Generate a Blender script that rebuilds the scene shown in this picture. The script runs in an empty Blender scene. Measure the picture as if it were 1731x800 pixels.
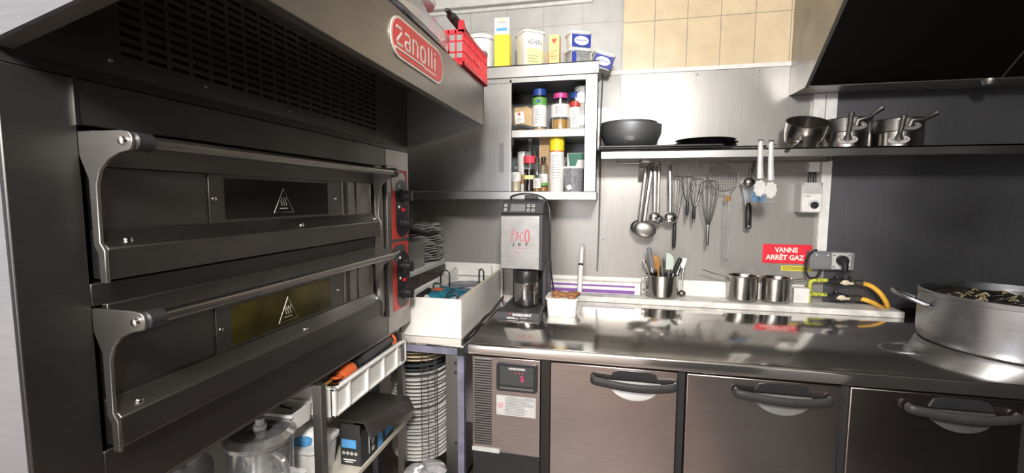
import bpy, math, random
from mathutils import Matrix, Vector
random.seed(7)
PI = math.pi
COL = bpy.context.scene.collection

# ------------------------------------------------------------------ materials
def new_mat(name):
    m = bpy.data.materials.new(name); m.use_nodes = True
    nt = m.node_tree; b = nt.nodes['Principled BSDF']
    return m, nt, b

def N(nt, t, **kw):
    n = nt.nodes.new(t)
    for k, v in kw.items():
        if k in n.inputs: n.inputs[k].default_value = v
        else: setattr(n, k, v)
    return n

def plain(name, col, rough=0.5, metal=0.0, emit=None, es=0, var=0.06, scale=25, bump=0.0, coat=0):
    m, nt, b = new_mat(name)
    c = (*col, 1)
    tc = N(nt, 'ShaderNodeTexCoord'); no = N(nt, 'ShaderNodeTexNoise', Scale=scale, Detail=4.0)
    nt.links.new(tc.outputs['Object'], no.inputs['Vector'])
    r = N(nt, 'ShaderNodeValToRGB')
    r.color_ramp.elements[0].color = (*[max(0, x*(1-var*2)) for x in col], 1)
    r.color_ramp.elements[1].color = (*[min(1, x*(1+var)) for x in col], 1)
    r.color_ramp.elements[0].position = .3; r.color_ramp.elements[1].position = .7
    nt.links.new(no.outputs['Fac'], r.inputs['Fac']); nt.links.new(r.outputs['Color'], b.inputs['Base Color'])
    b.inputs['Roughness'].default_value = rough; b.inputs['Metallic'].default_value = metal
    if coat: b.inputs['Coat Weight'].default_value = coat
    if bump:
        bp = N(nt, 'ShaderNodeBump', Strength=bump, Distance=.002)
        nt.links.new(no.outputs['Fac'], bp.inputs['Height']); nt.links.new(bp.outputs['Normal'], b.inputs['Normal'])
    if emit:
        b.inputs['Emission Color'].default_value = (*emit, 1); b.inputs['Emission Strength'].default_value = es
    return m

def steel(name, col, rough=0.35, dirt=.25, brush=(1, 1, 30), bscale=8, metal=1.0, bump=.03, smudge=2.2, rvar=.12):
    """brushed stainless steel: fine streaks, blotchy smudges in colour and roughness"""
    m, nt, b = new_mat(name)
    tc = N(nt, 'ShaderNodeTexCoord')
    mp = N(nt, 'ShaderNodeMapping'); mp.inputs['Scale'].default_value = brush
    nt.links.new(tc.outputs['Object'], mp.inputs['Vector'])
    fine = N(nt, 'ShaderNodeTexNoise', Scale=bscale, Detail=3.0)
    nt.links.new(mp.outputs[0], fine.inputs['Vector'])
    blot = N(nt, 'ShaderNodeTexNoise', Scale=smudge, Detail=3.0, Roughness=.5)
    nt.links.new(tc.outputs['Object'], blot.inputs['Vector'])
    ramp = N(nt, 'ShaderNodeValToRGB')
    ramp.color_ramp.elements[0].position = .2; ramp.color_ramp.elements[1].position = .8
    ramp.color_ramp.elements[0].color = (*[x*(1-dirt) for x in col], 1)
    ramp.color_ramp.elements[1].color = (*col, 1)
    nt.links.new(blot.outputs['Fac'], ramp.inputs['Fac'])
    mx = N(nt, 'ShaderNodeMixRGB', blend_type='MULTIPLY'); mx.inputs[0].default_value = .25
    nt.links.new(ramp.outputs['Color'], mx.inputs[1]); nt.links.new(fine.outputs['Fac'], mx.inputs[2])
    nt.links.new(mx.outputs[0], b.inputs['Base Color'])
    mr = N(nt, 'ShaderNodeMapRange'); mr.inputs['From Min'].default_value = .15; mr.inputs['From Max'].default_value = .85
    mr.inputs['To Min'].default_value = rough+rvar; mr.inputs['To Max'].default_value = max(.04, rough-rvar)
    nt.links.new(blot.outputs['Fac'], mr.inputs['Value']); nt.links.new(mr.outputs[0], b.inputs['Roughness'])
    b.inputs['Metallic'].default_value = metal
    bp = N(nt, 'ShaderNodeBump', Strength=bump, Distance=.001)
    nt.links.new(fine.outputs['Fac'], bp.inputs['Height']); nt.links.new(bp.outputs['Normal'], b.inputs['Normal'])
    return m

def tiles(name, c1, c2, mortar, w, h, x0, z0, rough=.3, msz=.0018):
    m, nt, b = new_mat(name)
    tc = N(nt, 'ShaderNodeTexCoord'); sp = N(nt, 'ShaderNodeSeparateXYZ'); nt.links.new(tc.outputs['Object'], sp.inputs[0])
    ax = N(nt, 'ShaderNodeMath', operation='SUBTRACT'); ax.inputs[1].default_value = x0
    az = N(nt, 'ShaderNodeMath', operation='SUBTRACT'); az.inputs[1].default_value = z0
    nt.links.new(sp.outputs['X'], ax.inputs[0]); nt.links.new(sp.outputs['Z'], az.inputs[0])
    cb = N(nt, 'ShaderNodeCombineXYZ'); nt.links.new(ax.outputs[0], cb.inputs['X']); nt.links.new(az.outputs[0], cb.inputs['Y'])
    br = N(nt, 'ShaderNodeTexBrick'); br.offset = 0; br.squash = 1
    br.inputs['Color1'].default_value = (*c1, 1); br.inputs['Color2'].default_value = (*c2, 1); br.inputs['Mortar'].default_value = (*mortar, 1)
    br.inputs['Scale'].default_value = 1; br.inputs['Mortar Size'].default_value = msz; br.inputs['Brick Width'].default_value = w
    br.inputs['Row Height'].default_value = h; br.inputs['Mortar Smooth'].default_value = .1
    nt.links.new(cb.outputs[0], br.inputs['Vector'])
    no = N(nt, 'ShaderNodeTexNoise', Scale=9.0, Detail=8.0, Roughness=.65); nt.links.new(tc.outputs['Object'], no.inputs['Vector'])
    rp = N(nt, 'ShaderNodeValToRGB'); rp.color_ramp.elements[0].position = .3; rp.color_ramp.elements[1].position = .7
    rp.color_ramp.elements[0].color = (.8, .8, .8, 1); rp.color_ramp.elements[1].color = (1, 1, 1, 1)
    nt.links.new(no.outputs['Fac'], rp.inputs['Fac'])
    mx = N(nt, 'ShaderNodeMixRGB', blend_type='MULTIPLY'); mx.inputs[0].default_value = 1
    nt.links.new(br.outputs['Color'], mx.inputs[1]); nt.links.new(rp.outputs['Color'], mx.inputs[2])
    nt.links.new(mx.outputs[0], b.inputs['Base Color'])
    bp = N(nt, 'ShaderNodeBump', Strength=.4, Distance=.002, invert=True)
    nt.links.new(br.outputs['Fac'], bp.inputs['Height']); nt.links.new(bp.outputs['Normal'], b.inputs['Normal'])
    b.inputs['Roughness'].default_value = rough
    return m

def clear(name, tint=(1, 1, 1), gl=.12, rough=.05, dens=0.0):
    m, nt, b = new_mat(name)
    nt.nodes.remove(b)
    out = nt.nodes['Material Output']
    tr = N(nt, 'ShaderNodeBsdfTransparent'); tr.inputs[0].default_value = (*tint, 1)
    g = N(nt, 'ShaderNodeBsdfGlossy'); g.inputs['Roughness'].default_value = rough
    d = N(nt, 'ShaderNodeBsdfDiffuse'); d.inputs[0].default_value = (*[min(1, t*1.0) for t in tint], 1)
    fr = N(nt, 'ShaderNodeLayerWeight', Blend=.35)
    no = N(nt, 'ShaderNodeTexNoise', Scale=14.0)
    ad = N(nt, 'ShaderNodeMath', operation='MULTIPLY_ADD'); ad.inputs[1].default_value = .6; ad.inputs[2].default_value = gl
    nt.links.new(fr.outputs['Facing'], ad.inputs[0])
    m1 = N(nt, 'ShaderNodeMixShader'); nt.links.new(ad.outputs[0], m1.inputs[0])
    nt.links.new(tr.outputs[0], m1.inputs[1]); nt.links.new(g.outputs[0], m1.inputs[2])
    m2 = N(nt, 'ShaderNodeMixShader')
    mu = N(nt, 'ShaderNodeMath', operation='MULTIPLY'); mu.inputs[1].default_value = dens*2
    nt.links.new(no.outputs['Fac'], mu.inputs[0]); nt.links.new(mu.outputs[0], m2.inputs[0])
    nt.links.new(m1.outputs[0], m2.inputs[1]); nt.links.new(d.outputs[0], m2.inputs[2])
    nt.links.new(m2.outputs[0], out.inputs['Surface'])
    return m

M = dict(
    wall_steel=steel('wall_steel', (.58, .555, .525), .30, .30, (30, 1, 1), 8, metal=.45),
    wall_steel_shaded=steel('wall_steel_shaded', (.36, .36, .39), .42, .3, (30, 1, 1), 8),  # shaded copy of the wall steel: dim reflections put into the colour
    oven=steel('oven_shaded_steel', (.155, .15, .145), .44, .3, (1, 1, 30), 8),  # oven and door steel: dim reflections of the room put into the colour
    oven_door=steel('oven_door_shaded_steel', (.20, .195, .185), .40, .35, (1, 1, 30), 8, smudge=5),
    oven_light=steel('oven_bright_steel', (.42, .40, .375), .38, .35, (1, 1, 30), 8, smudge=6),
    oven_side_lit=steel('oven_side_lit_steel', (.44, .46, .50), .45, .25, (1, 1, 20), 8, smudge=7),  # bluish daylight on the near side sheets put into the colour
    front_steel=steel('machine_front_steel', (.50, .48, .455), .42, .3, (1, 1, 30), 8, metal=.7, smudge=12),
    handle=steel('handle_steel', (.40, .385, .36), .30, .2, (30, 1, 30), 8),
    counter=steel('counter_steel', (.84, .81, .77), .11, metal=.97, dirt=.2, brush=(1, 30, 1), bscale=8, bump=.008, rvar=.05, smudge=5) if True else steel('x', (.70, .68, .65), .17, .25, (1, 30, 1), 8, bump=.02, rvar=.07, smudge=3),
    fridge=steel('fridge_door_steel', (.68, .60, .57), .24, .35, (1, 1, 25), 8, smudge=3, bump=.015, rvar=.05),
    fridge_dark=steel('fridge_frame_steel', (.10, .095, .09), .4, .3),
    shelf=steel('shelf_steel', (.55, .54, .52), .36, .25, (1, 30, 1), 8),
    cabinet=steel('cabinet_steel', (.46, .455, .445), .38, .35, (20, 1, 1), 6, smudge=5),
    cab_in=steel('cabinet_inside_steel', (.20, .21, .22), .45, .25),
    hood=steel('hood_steel', (.40, .385, .36), .42, .25),
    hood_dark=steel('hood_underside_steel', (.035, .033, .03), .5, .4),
    pot=steel('aluminium', (.42, .43, .45), .36, .25, (1, 1, 20), 10, smudge=8),
    pan=steel('pan_steel', (.52, .50, .47), .22, .25, (1, 1, 30), 8, smudge=9),
    pan_dark=steel('worn_pan_steel', (.30, .29, .275), .42, .35, (1, 1, 30), 8, smudge=9),
    chrome=plain('chrome', (.72, .71, .69), .16, 1),
    wire=plain('wire_steel', (.26, .25, .24), .35, .9),
    bowl_steel=steel('bowl_steel', (.30, .31, .32), .5, .3, (1, 1, 20), 8, metal=.75),
    tip=plain('tong_tip_steel', (.74, .73, .70), .35, .35),
    bar=plain('handle_grey', (.030, .030, .031), .45),
    cast=plain('cast_steel', (.20, .19, .18), .55, .55),
    black_metal=plain('black_tray_metal', (.03, .03, .03), .35, .6),
    black=plain('black_plastic', (.018, .018, .019), .38),
    black_soft=plain('black_rubber', (.012, .012, .012), .6),
    charcoal=plain('charcoal_plastic', (.045, .045, .048), .5),
    grey=plain('grey_plastic', (.19, .19, .20), .5),
    lgrey=plain('light_grey_plastic', (.50, .50, .48), .5),
    white=plain('white_plastic', (.80, .79, .76), .4),
    white_board=plain('white_board', (.86, .84, .79), .45, var=.05, scale=6),
    ledge=plain('chipped_white_paint', (.70, .685, .65), .45, var=.18, scale=14, bump=.3),
    ceramic=plain('white_ceramic', (.70, .69, .66), .22, coat=.4),
    cream=plain('cream_ceramic', (.72, .62, .45), .3),
    dplate=plain('dark_ceramic', (.07, .085, .085), .3),
    red=plain('red_plastic', (.80, .02, .035), .42),
    sign_red=plain('sign_red', (.78, .03, .05), .4),
    oven_red=plain('red_enamel', (.55, .045, .035), .4),
    badge=plain('badge_red', (.56, .05, .05), .4),
    yellow=plain('yellow_print', (.95, .75, .03), .5),
    yellow_lab=plain('yellow_label', (.85, .72, .05), .5),
    lime=plain('yellow_green_paint', (.55, .58, .06), .5, var=.4, scale=90, bump=.3),
    hose=plain('orange_yellow_hose', (.78, .42, .04), .45, var=.15),
    orange=plain('orange_plastic', (.62, .12, .03), .35),
    wood=plain('wood', (.42, .20, .05), .55, var=.2),
    bread=plain('brown_chips', (.40, .19, .08), .7, var=.3, scale=60, bump=.6),
    blue=plain('blue_plastic', (.02, .07, .33), .4),
    lblue=plain('light_blue_print', (.10, .36, .72), .5),
    pack_blue=plain('teal_blue_wrap', (.02, .14, .21), .25, var=.35, scale=30),
    pblue=plain('print_blue', (.03, .05, .32), .45),
    pink=plain('pink_plastic', (.66, .06, .28), .4),
    green=plain('green_print', (.13, .38, .08), .5),
    dgreen=plain('dark_green', (.01, .17, .10), .5),
    purple=plain('purple_print', (.23, .09, .36), .5),
    pgreen=plain('pale_green_silicone', (.50, .58, .50), .5),
    amber=plain('amber_liquid', (.42, .19, .04), .3),
    lamber=plain('orange_spice', (.58, .30, .07), .5),
    cola=plain('dark_liquid', (.02, .008, .006), .15),
    cardboard=plain('card_orange', (.82, .52, .22), .6),
    kraft=plain('kraft_paper', (.55, .38, .20), .65),
    pale_yellow=plain('pale_yellow_print', (.86, .80, .36), .5),
    ink=plain('black_ink', (.03, .03, .03), .6),
    gink=plain('grey_ink', (.22, .22, .22), .6),
    rink=plain('red_ink', (.70, .06, .10), .6),
    wink=plain('white_ink', (.85, .84, .80), .5),
    silver=plain('silver_letter', (.66, .62, .56), .4, .3),
    purple_grey=plain('blue_grey_paint', (.20, .20, .27), .45, var=.2, scale=20),
    board=plain('beige_board', (.58, .54, .46), .5),
    led=plain('red_led', (.9, .02, .15), .4, emit=(1, .02, .16), es=1.6),
    glass_dark=plain('dark_oven_glass', (.008, .007, .006), .30),
    glass_glow=plain('lit_oven_glass', (.032, .025, .005), .2, emit=(.30, .22, .035), es=.03, var=.9, scale=6),  # light inside the oven put into the pane's colour and glow
    glass=clear('clear_glass', (.92, .95, .94), .10),
    film=clear('clear_film', (.95, .95, .96), .22, .2, .18),
    tubclear=clear('cloudy_plastic', (.86, .87, .87), .12, .15, .30),
    smoke=clear('smoky_plastic', (.55, .55, .55), .15, .1, .12),
    frost=clear('frosted_tub', (.42, .42, .45), .10, .2, .55),
    slime=plain('pot_content', (.022, .018, .013), .25, var=.8, scale=30, bump=1.0),
    bit=plain('pale_onion_bits', (.30, .25, .15), .4, var=.5, scale=70),
    plaster=plain('ceiling_paint', (.62, .61, .58), .7),
    room=plain('room_wall_paint', (.78, .73, .70), .6, var=.1, scale=3),
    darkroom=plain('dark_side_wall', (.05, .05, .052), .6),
    floor=tiles('floor_tile', (.50, .37, .325), (.54, .40, .35), (.20, .16, .14), .2, .2, 0, 0, .45, .004),
    tile_beige=tiles('beige_tile', (.74, .59, .38), (.78, .63, .42), (.36, .31, .24), .158, .247, .058, 2.083, .3, .002),
    tile_grey=tiles('grey_tile', (.50, .49, .465), (.54, .53, .50), (.36, .35, .33), .206, .26, -.154, 2.342, .35, .0016),
    bag=clear('plastic_bag', (.93, .93, .95), .28, .22, .16),
    darkbag=plain('dark_vacuum_pack', (.07, .065, .075), .22, var=.6, scale=18, bump=.8, coat=.6),
)

for k in ('glass_dark', 'glass_glow'): M[k].node_tree.nodes['Principled BSDF'].inputs['Specular IOR Level'].default_value = .15
# ------------------------------------------------------------------ mesh builder
class MB:
    def __init__(s): s.v = []; s.f = []
    def add(s, vs, fs):
        o = len(s.v); s.v += [Vector(p) for p in vs]; s.f += [tuple(i+o for i in f) for f in fs]; return s
    def box(s, x0, x1, y0, y1, z0, z1):
        x0, x1 = sorted((x0, x1)); y0, y1 = sorted((y0, y1)); z0, z1 = sorted((z0, z1))
        return s.add([(x0,y0,z0),(x1,y0,z0),(x1,y1,z0),(x0,y1,z0),(x0,y0,z1),(x1,y0,z1),(x1,y1,z1),(x0,y1,z1)],
                     [(0,3,2,1),(4,5,6,7),(0,1,5,4),(1,2,6,5),(2,3,7,6),(3,0,4,7)])
    def prism(s, poly, ax, a0, a1):
        n = len(poly)
        def P(u, v, a): return {'x': (a, u, v), 'y': (u, a, v), 'z': (u, v, a)}[ax]
        vs = [P(u, v, a0) for u, v in poly]+[P(u, v, a1) for u, v in poly]
        fs = [tuple(range(n-1, -1, -1)), tuple(range(n, 2*n))]+[(i, (i+1) % n, (i+1) % n+n, i+n) for i in range(n)]
        return s.add(vs, fs)
    def tube(s, pts, r, n=10, closed=False, sq=1.0):
        pts = [Vector(p) for p in pts]; m = len(pts)
        rr = r if isinstance(r, (list, tuple)) else [r]*m
        vs = []; prev = None
        for i, p in enumerate(pts):
            if closed: d = pts[(i+1) % m]-pts[i-1]
            else: d = pts[min(i+1, m-1)]-pts[max(i-1, 0)]
            d.normalize()
            if prev is None:
                up = Vector((0, 0, 1)) if abs(d.z) < .9 else Vector((0, 1, 0))
                a = d.cross(up).normalized()
            else:
                a = (prev-d*prev.dot(d)).normalized()
            prev = a; b = d.cross(a)
            for k in range(n):
                t = 2*PI*k/n; vs.append(p+(a*math.cos(t)+b*math.sin(t)*sq)*rr[i])
        fs = []
        for i in range(m if closed else m-1):
            j = (i+1) % m
            for k in range(n): fs.append((i*n+k, i*n+(k+1) % n, j*n+(k+1) % n, j*n+k))
        if not closed: fs += [tuple(range(n-1, -1, -1)), tuple(range((m-1)*n, m*n))]
        return s.add(vs, fs)
    def cyl(s, p0, p1, r0, r1=None, n=24): return s.tube([p0, p1], [r0, r0 if r1 is None else r1], n)
    def lathe(s, prof, c=(0, 0, 0), n=40, wave=0, wn=8, ax='z', sx=1, sy=1):
        vs = []; fs = []; m = len(prof)
        for r, z in prof:
            for k in range(n):
                t = 2*PI*k/n; dz = wave*math.sin(wn*t)*(r/max(1e-6, max(p[0] for p in prof)))**3 if wave else 0
                q = (r*math.cos(t)*sx, r*math.sin(t)*sy, z+dz)
                if ax == 'y': q = (q[0], q[2], q[1])
                if ax == 'x': q = (q[2], q[0], q[1])
                vs.append((c[0]+q[0], c[1]+q[1], c[2]+q[2]))
        for i in range(m-1):
            for k in range(n): fs.append((i*n+k, i*n+(k+1) % n, (i+1)*n+(k+1) % n, (i+1)*n+k))
        if prof[0] != prof[-1] and not (m == 2 and (prof[0][0] == prof[1][0] or prof[0][1] == prof[1][1])):
            fs += [tuple(range(n-1, -1, -1)), tuple(range((m-1)*n, m*n))]
        return s.add(vs, fs)
    def ball(s, c, r, sx=1, sy=1, sz=1, n=16, top=1.0, bot=-1.0):
        k = 10; a0, a1 = math.asin(bot), math.asin(top)
        return s.lathe([(max(1e-4, r*math.cos(a0+(a1-a0)*i/k)), r*sz*math.sin(a0+(a1-a0)*i/k)) for i in range(k+1)], c, n, sx=sx, sy=sy)
    def rbox(s, x0, x1, y0, y1, z0, z1, r=.02, taper=0, wall=0):
        """rounded-corner tub: taper = inset at the bottom; wall > 0 makes it open and hollow"""
        def ring(i, z):
            a0, a1, b0, b1 = x0+i, x1-i, y0+i, y1-i; q = max(.001, r-i*.5); o = []
            for cx, cy, st in ((a1-q, b1-q, 0), (a0+q, b1-q, 1), (a0+q, b0+q, 2), (a1-q, b0+q, 3)):
                for k in range(5):
                    t = (st+k/4)*PI/2; o.append((cx+q*math.cos(t), cy+q*math.sin(t), z))
            return o
        rs = [ring(taper, z0), ring(0, z1)]
        if wall: rs += [ring(wall, z1), ring(taper+wall, z0+wall)]
        n = 20; vs = sum(rs, []); fs = []
        for i in range(len(rs)-1):
            for k in range(n): fs.append((i*n+k, i*n+(k+1) % n, (i+1)*n+(k+1) % n, (i+1)*n+k))
        fs += [tuple(range(n-1, -1, -1)), tuple(range((len(rs)-1)*n, len(rs)*n))]
        return s.add(vs, fs)
    def T(s, mat):
        s.v = [mat @ p for p in s.v]; return s

ORG = {}
def finish(o, parent):
    COL.objects.link(o)
    if parent is not None: o.parent = parent
    return o
def obj(name, mb, mat, parent=None, world=True, bevel=0, smooth=True, label=None):
    me = bpy.data.meshes.new(name)
    off = ORG.get(parent.name, Vector()) if (parent is not None and world) else Vector()
    me.from_pydata([tuple(p-off) for p in mb.v], [], mb.f)
    me.validate(); me.update()
    import bmesh
    b = bmesh.new(); b.from_mesh(me); bmesh.ops.recalc_face_normals(b, faces=b.faces); b.to_mesh(me); b.free()
    if smooth:
        for p in me.polygons: p.use_smooth = True
        me.set_sharp_from_angle(angle=.6)
    me.materials.append(M[mat] if isinstance(mat, str) else mat)
    o = bpy.data.objects.new(name, me); finish(o, parent)
    ORG[o.name] = off
    if bevel:
        md = o.modifiers.new('bevel', 'BEVEL'); md.width = bevel; md.segments = 2; md.limit_method = 'ANGLE'; md.angle_limit = .7
        md.harden_normals = False
    if label: o['label'] = label
    return o
def thing(name, label, cat, loc, rz=0, group=None, rot=None):
    o = bpy.data.objects.new(name, None); o.empty_display_size = .05
    COL.objects.link(o); o.location = loc; o.rotation_euler = rot or (0, 0, rz)
    o['label'] = label; o['category'] = cat
    if group: o['group'] = group
    ORG[o.name] = Vector(loc)
    return o
def tag(o, label, cat, group=None, kind=None):
    o['label'] = label; o['category'] = cat
    if group: o['group'] = group
    if kind: o['kind'] = kind
    return o
def struct(name, mb, mat, **k):
    o = obj(name, mb, mat, **k); o['kind'] = 'structure'; return o
def single(name, mb, mat, label, cat, loc=None, rz=0, group=None, bevel=0, rot=None):
    o = obj(name, mb, mat, bevel=bevel)
    if loc is not None:
        o.location = loc; o.rotation_euler = rot or (0, 0, rz)
    return tag(o, label, cat, group)
def dup(root, loc, rz=None, label=None, rot=None):
    r = root.copy(); COL.objects.link(r); r.location = loc
    if rz is not None: r.rotation_euler = (0, 0, rz)
    if rot is not None: r.rotation_euler = rot
    if label: r['label'] = label
    ORG[r.name] = Vector(loc)
    for ch in list(root.children):
        c = ch.copy(); COL.objects.link(c); c.parent = r
        for g in list(ch.children):
            d = g.copy(); COL.objects.link(d); d.parent = c
    return r

def frame(o, xa, ya):
    xa = Vector(xa).normalized(); ya = Vector(ya).normalized(); za = xa.cross(ya)
    m = Matrix((xa, ya, za)).transposed().to_4x4(); m.translation = Vector(o); return m
XZ = ((1, 0, 0), (0, 0, 1))     # faces -Y
YZ = ((0, 1, 0), (0, 0, 1))     # faces +X
def text(name, s, size, mat, parent, fr, width=None, world=True, ex=.0005, shear=0, bold=0):
    cu = bpy.data.curves.new(name, 'FONT'); cu.body = s; cu.size = size; cu.extrude = ex
    cu.align_x = 'CENTER'; cu.align_y = 'CENTER'; cu.resolution_u = 3; cu.shear = shear; cu.offset = bold
    t = bpy.data.objects.new(name, cu); COL.objects.link(t)
    bpy.context.view_layer.update()
    me = bpy.data.meshes.new_from_object(t.evaluated_get(bpy.context.evaluated_depsgraph_get()))
    bpy.data.objects.remove(t); me.name = name
    if width:
        xs = [v.co.x for v in me.vertices]; k = width/(max(xs)-min(xs))
        for v in me.vertices: v.co.x *= k
    me.transform(fr)
    if world and parent is not None: me.transform(Matrix.Translation(-ORG.get(parent.name, Vector())))
    me.materials.clear(); me.materials.append(M[mat])
    o = bpy.data.objects.new(name, me); finish(o, parent)
    ORG[o.name] = ORG.get(parent.name, Vector()) if parent is not None else Vector()
    return o
def lines(fr, w, h, n, t=.0012, frac=(.7, 1)):
    """rows of unreadably small print"""
    mb = MB()
    for i in range(n):
        y = h/2-(i+.5)*h/n; ww = w*random.uniform(*frac)
        mb.box(-w/2, -w/2+ww, y-t/2, y+t/2, 0, .0004)
    return mb.T(fr)
def plate(fr, w, h, t=.0008):
    return MB().box(-w/2, w/2, -h/2, h/2, 0, t).T(fr)
def rrect(w, h, r, n=6):
    o = []
    for cx, cy, st in ((w/2-r, h/2-r, 0), (-w/2+r, h/2-r, 1), (-w/2+r, -h/2+r, 2), (w/2-r, -h/2+r, 3)):
        for k in range(n+1):
            t = (st+k/n)*PI/2; o.append((cx+r*math.cos(t), cy+r*math.sin(t)))
    return o
def rplate(fr, w, h, r, t=.001): return MB().prism(rrect(w, h, r), 'z', 0, t).T(fr)
def arc(c, r, a0, a1, n=10, pl='xz'):
    o = []
    for i in range(n+1):
        t = math.radians(a0+(a1-a0)*i/n); u, v = r*math.cos(t), r*math.sin(t)
        o.append({'xz': (c[0]+u, c[1], c[2]+v), 'xy': (c[0]+u, c[1]+v, c[2]), 'yz': (c[0], c[1]+u, c[2]+v)}[pl])
    return o
def smooth_path(pts, n=6):
    P = [Vector(p) for p in pts]; P = [P[0]*2-P[1]]+P+[P[-1]*2-P[-2]]; o = []
    for i in range(1, len(P)-2):
        for k in range(n):
            t = k/n; a, b, c, d = P[i-1:i+3]
            o.append(.5*((2*b)+(c-a)*t+(2*a-5*b+4*c-d)*t*t+(-a+3*b-3*c+d)*t**3))
    o.append(P[-2]); return o

# ------------------------------------------------------------------ the room
WY = 2.45
struct('floor', MB().box(-1.95, 2.25, -2.2, 2.6, -.05, 0), 'floor')
struct('added_floor_mat', MB().box(.62, 2.24, .56, 1.5, 0, .012).box(.62, 1.19, -1.6, .56, 0, .012), 'darkroom')  # unseen dark mat, added to darken what the right-hand doors reflect
struct('ceiling', MB().box(-1.95, 2.25, -2.2, 2.6, 2.52, 2.57), 'plaster')
struct('wall_back', MB().box(-1.95, 2.25, WY+.004, WY+.1, 0, 2.52), 'room')
struct('wall_left', MB().box(-2.05, -1.95, -2.2, 2.6, 0, 2.52), 'room')
struct('wall_right_added_return', MB().box(2.25, 2.35, -2.2, 2.6, 0, 2.52).box(1.2, 2.25, -.7, .55, 0, 2.52), 'darkroom')  # inner box: unseen wall return, added to darken the right side
struct('wall_front', MB().box(-1.95, .45, -2.3, -2.2, 0, 2.52), 'room')
struct('added_dark_wall', MB().box(.45, 2.25, -2.3, -2.2, 0, 2.52), 'darkroom')  # unseen dark stretch of front wall, added to dim reflections on the right
struct('trim_1', MB().box(-1.95, .058, WY-.006, WY+.004, 1.9, 2.52), 'tile_grey')
struct('trim_2', MB().box(.058, 1.5, WY-.006, WY+.004, 2.083, 2.52), 'tile_beige')
struct('trim_3', MB().box(-.045, 1.062, WY-.004, WY+.004, .86, 2.075), 'wall_steel')
struct('trim_4', MB().box(-1.95, -.048, WY-.005, WY+.004, .86, 1.9), 'wall_steel')
struct('trim_5', MB().box(1.064, 2.25, WY-.003, WY+.004, .86, 2.08), 'wall_steel_shaded')
struct('trim_6', MB().box(-.052, .86, WY-.011, WY-.004, 2.068, 2.088), 'white')
struct('trim_7', MB().box(-1.95, -.10, 2.40, 2.45, 2.465, 2.52).box(-1.95, -.10, 2.43, 2.45, 2.445, 2.465), 'plaster', bevel=.006)
struct('trim_8', MB().box(-.30, .975, 2.434, 2.446, .905, .99), 'white_board', bevel=.003)
o = MB()
for x, z in ((-.02, 2.05), (.43, 2.05), (-.02, 1.2), (.72, 1.44), (.715, 2.05)): o.lathe([(.001, -.004), (.005, -.003), (.006, 0)], (x, WY-.004, z), 12, ax='y')
t = obj('screw', o, 'wire'); tag(t, 'small round screw heads fixing the steel wall sheet', 'screws', kind='structure'); t.name = 'trim_9'

# ------------------------------------------------------------------ pizza oven
ov = thing('pizza_oven', 'two deck stainless steel pizza oven with long tubular door handles', 'oven', (-1.3, 1.06, .90))
obj('body', MB().box(-1.85, -.86, .445, 1.675, .90, 1.62), 'oven', ov)
obj('side_panel', MB().box(-1.85, -.805, .438, .445, .90, 1.62), 'oven_side_lit', ov, label='side sheet with bluish daylight in its colour')
obj('front_frame', MB().box(-.86, -.80, .44, .53, .90, 1.60).box(-.86, -.80, .53, 1.49, 1.53, 1.60)
    .box(-.86, -.80, .53, 1.46, 1.243, 1.280).box(-.86, -.80, .53, 1.49, .90, 1.0), 'oven', ov, bevel=.002)
obj('top_strip', MB().box(-.86, -.8005, .44, 1.675, 1.601, 1.6195), 'black', ov)
obj('corner_edge', MB().box(-.802, -.796, .526, .531, 1.528, 1.60), 'chrome', ov, label='bright metal corner edge')
obj('right_frame', MB().box(-.86, -.80, 1.492, 1.68, .90, 1.60).box(-.86, -.795, 1.405, 1.46, 1.0, 1.53), 'oven_light', ov, bevel=.002)
obj('recess_shade', MB().box(-.868, -.858, .53, 1.46, 1.0, 1.53), 'black', ov, label='black sheet for the shade behind the doors')  # black sheet stands in for the shade in the door recess

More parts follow.
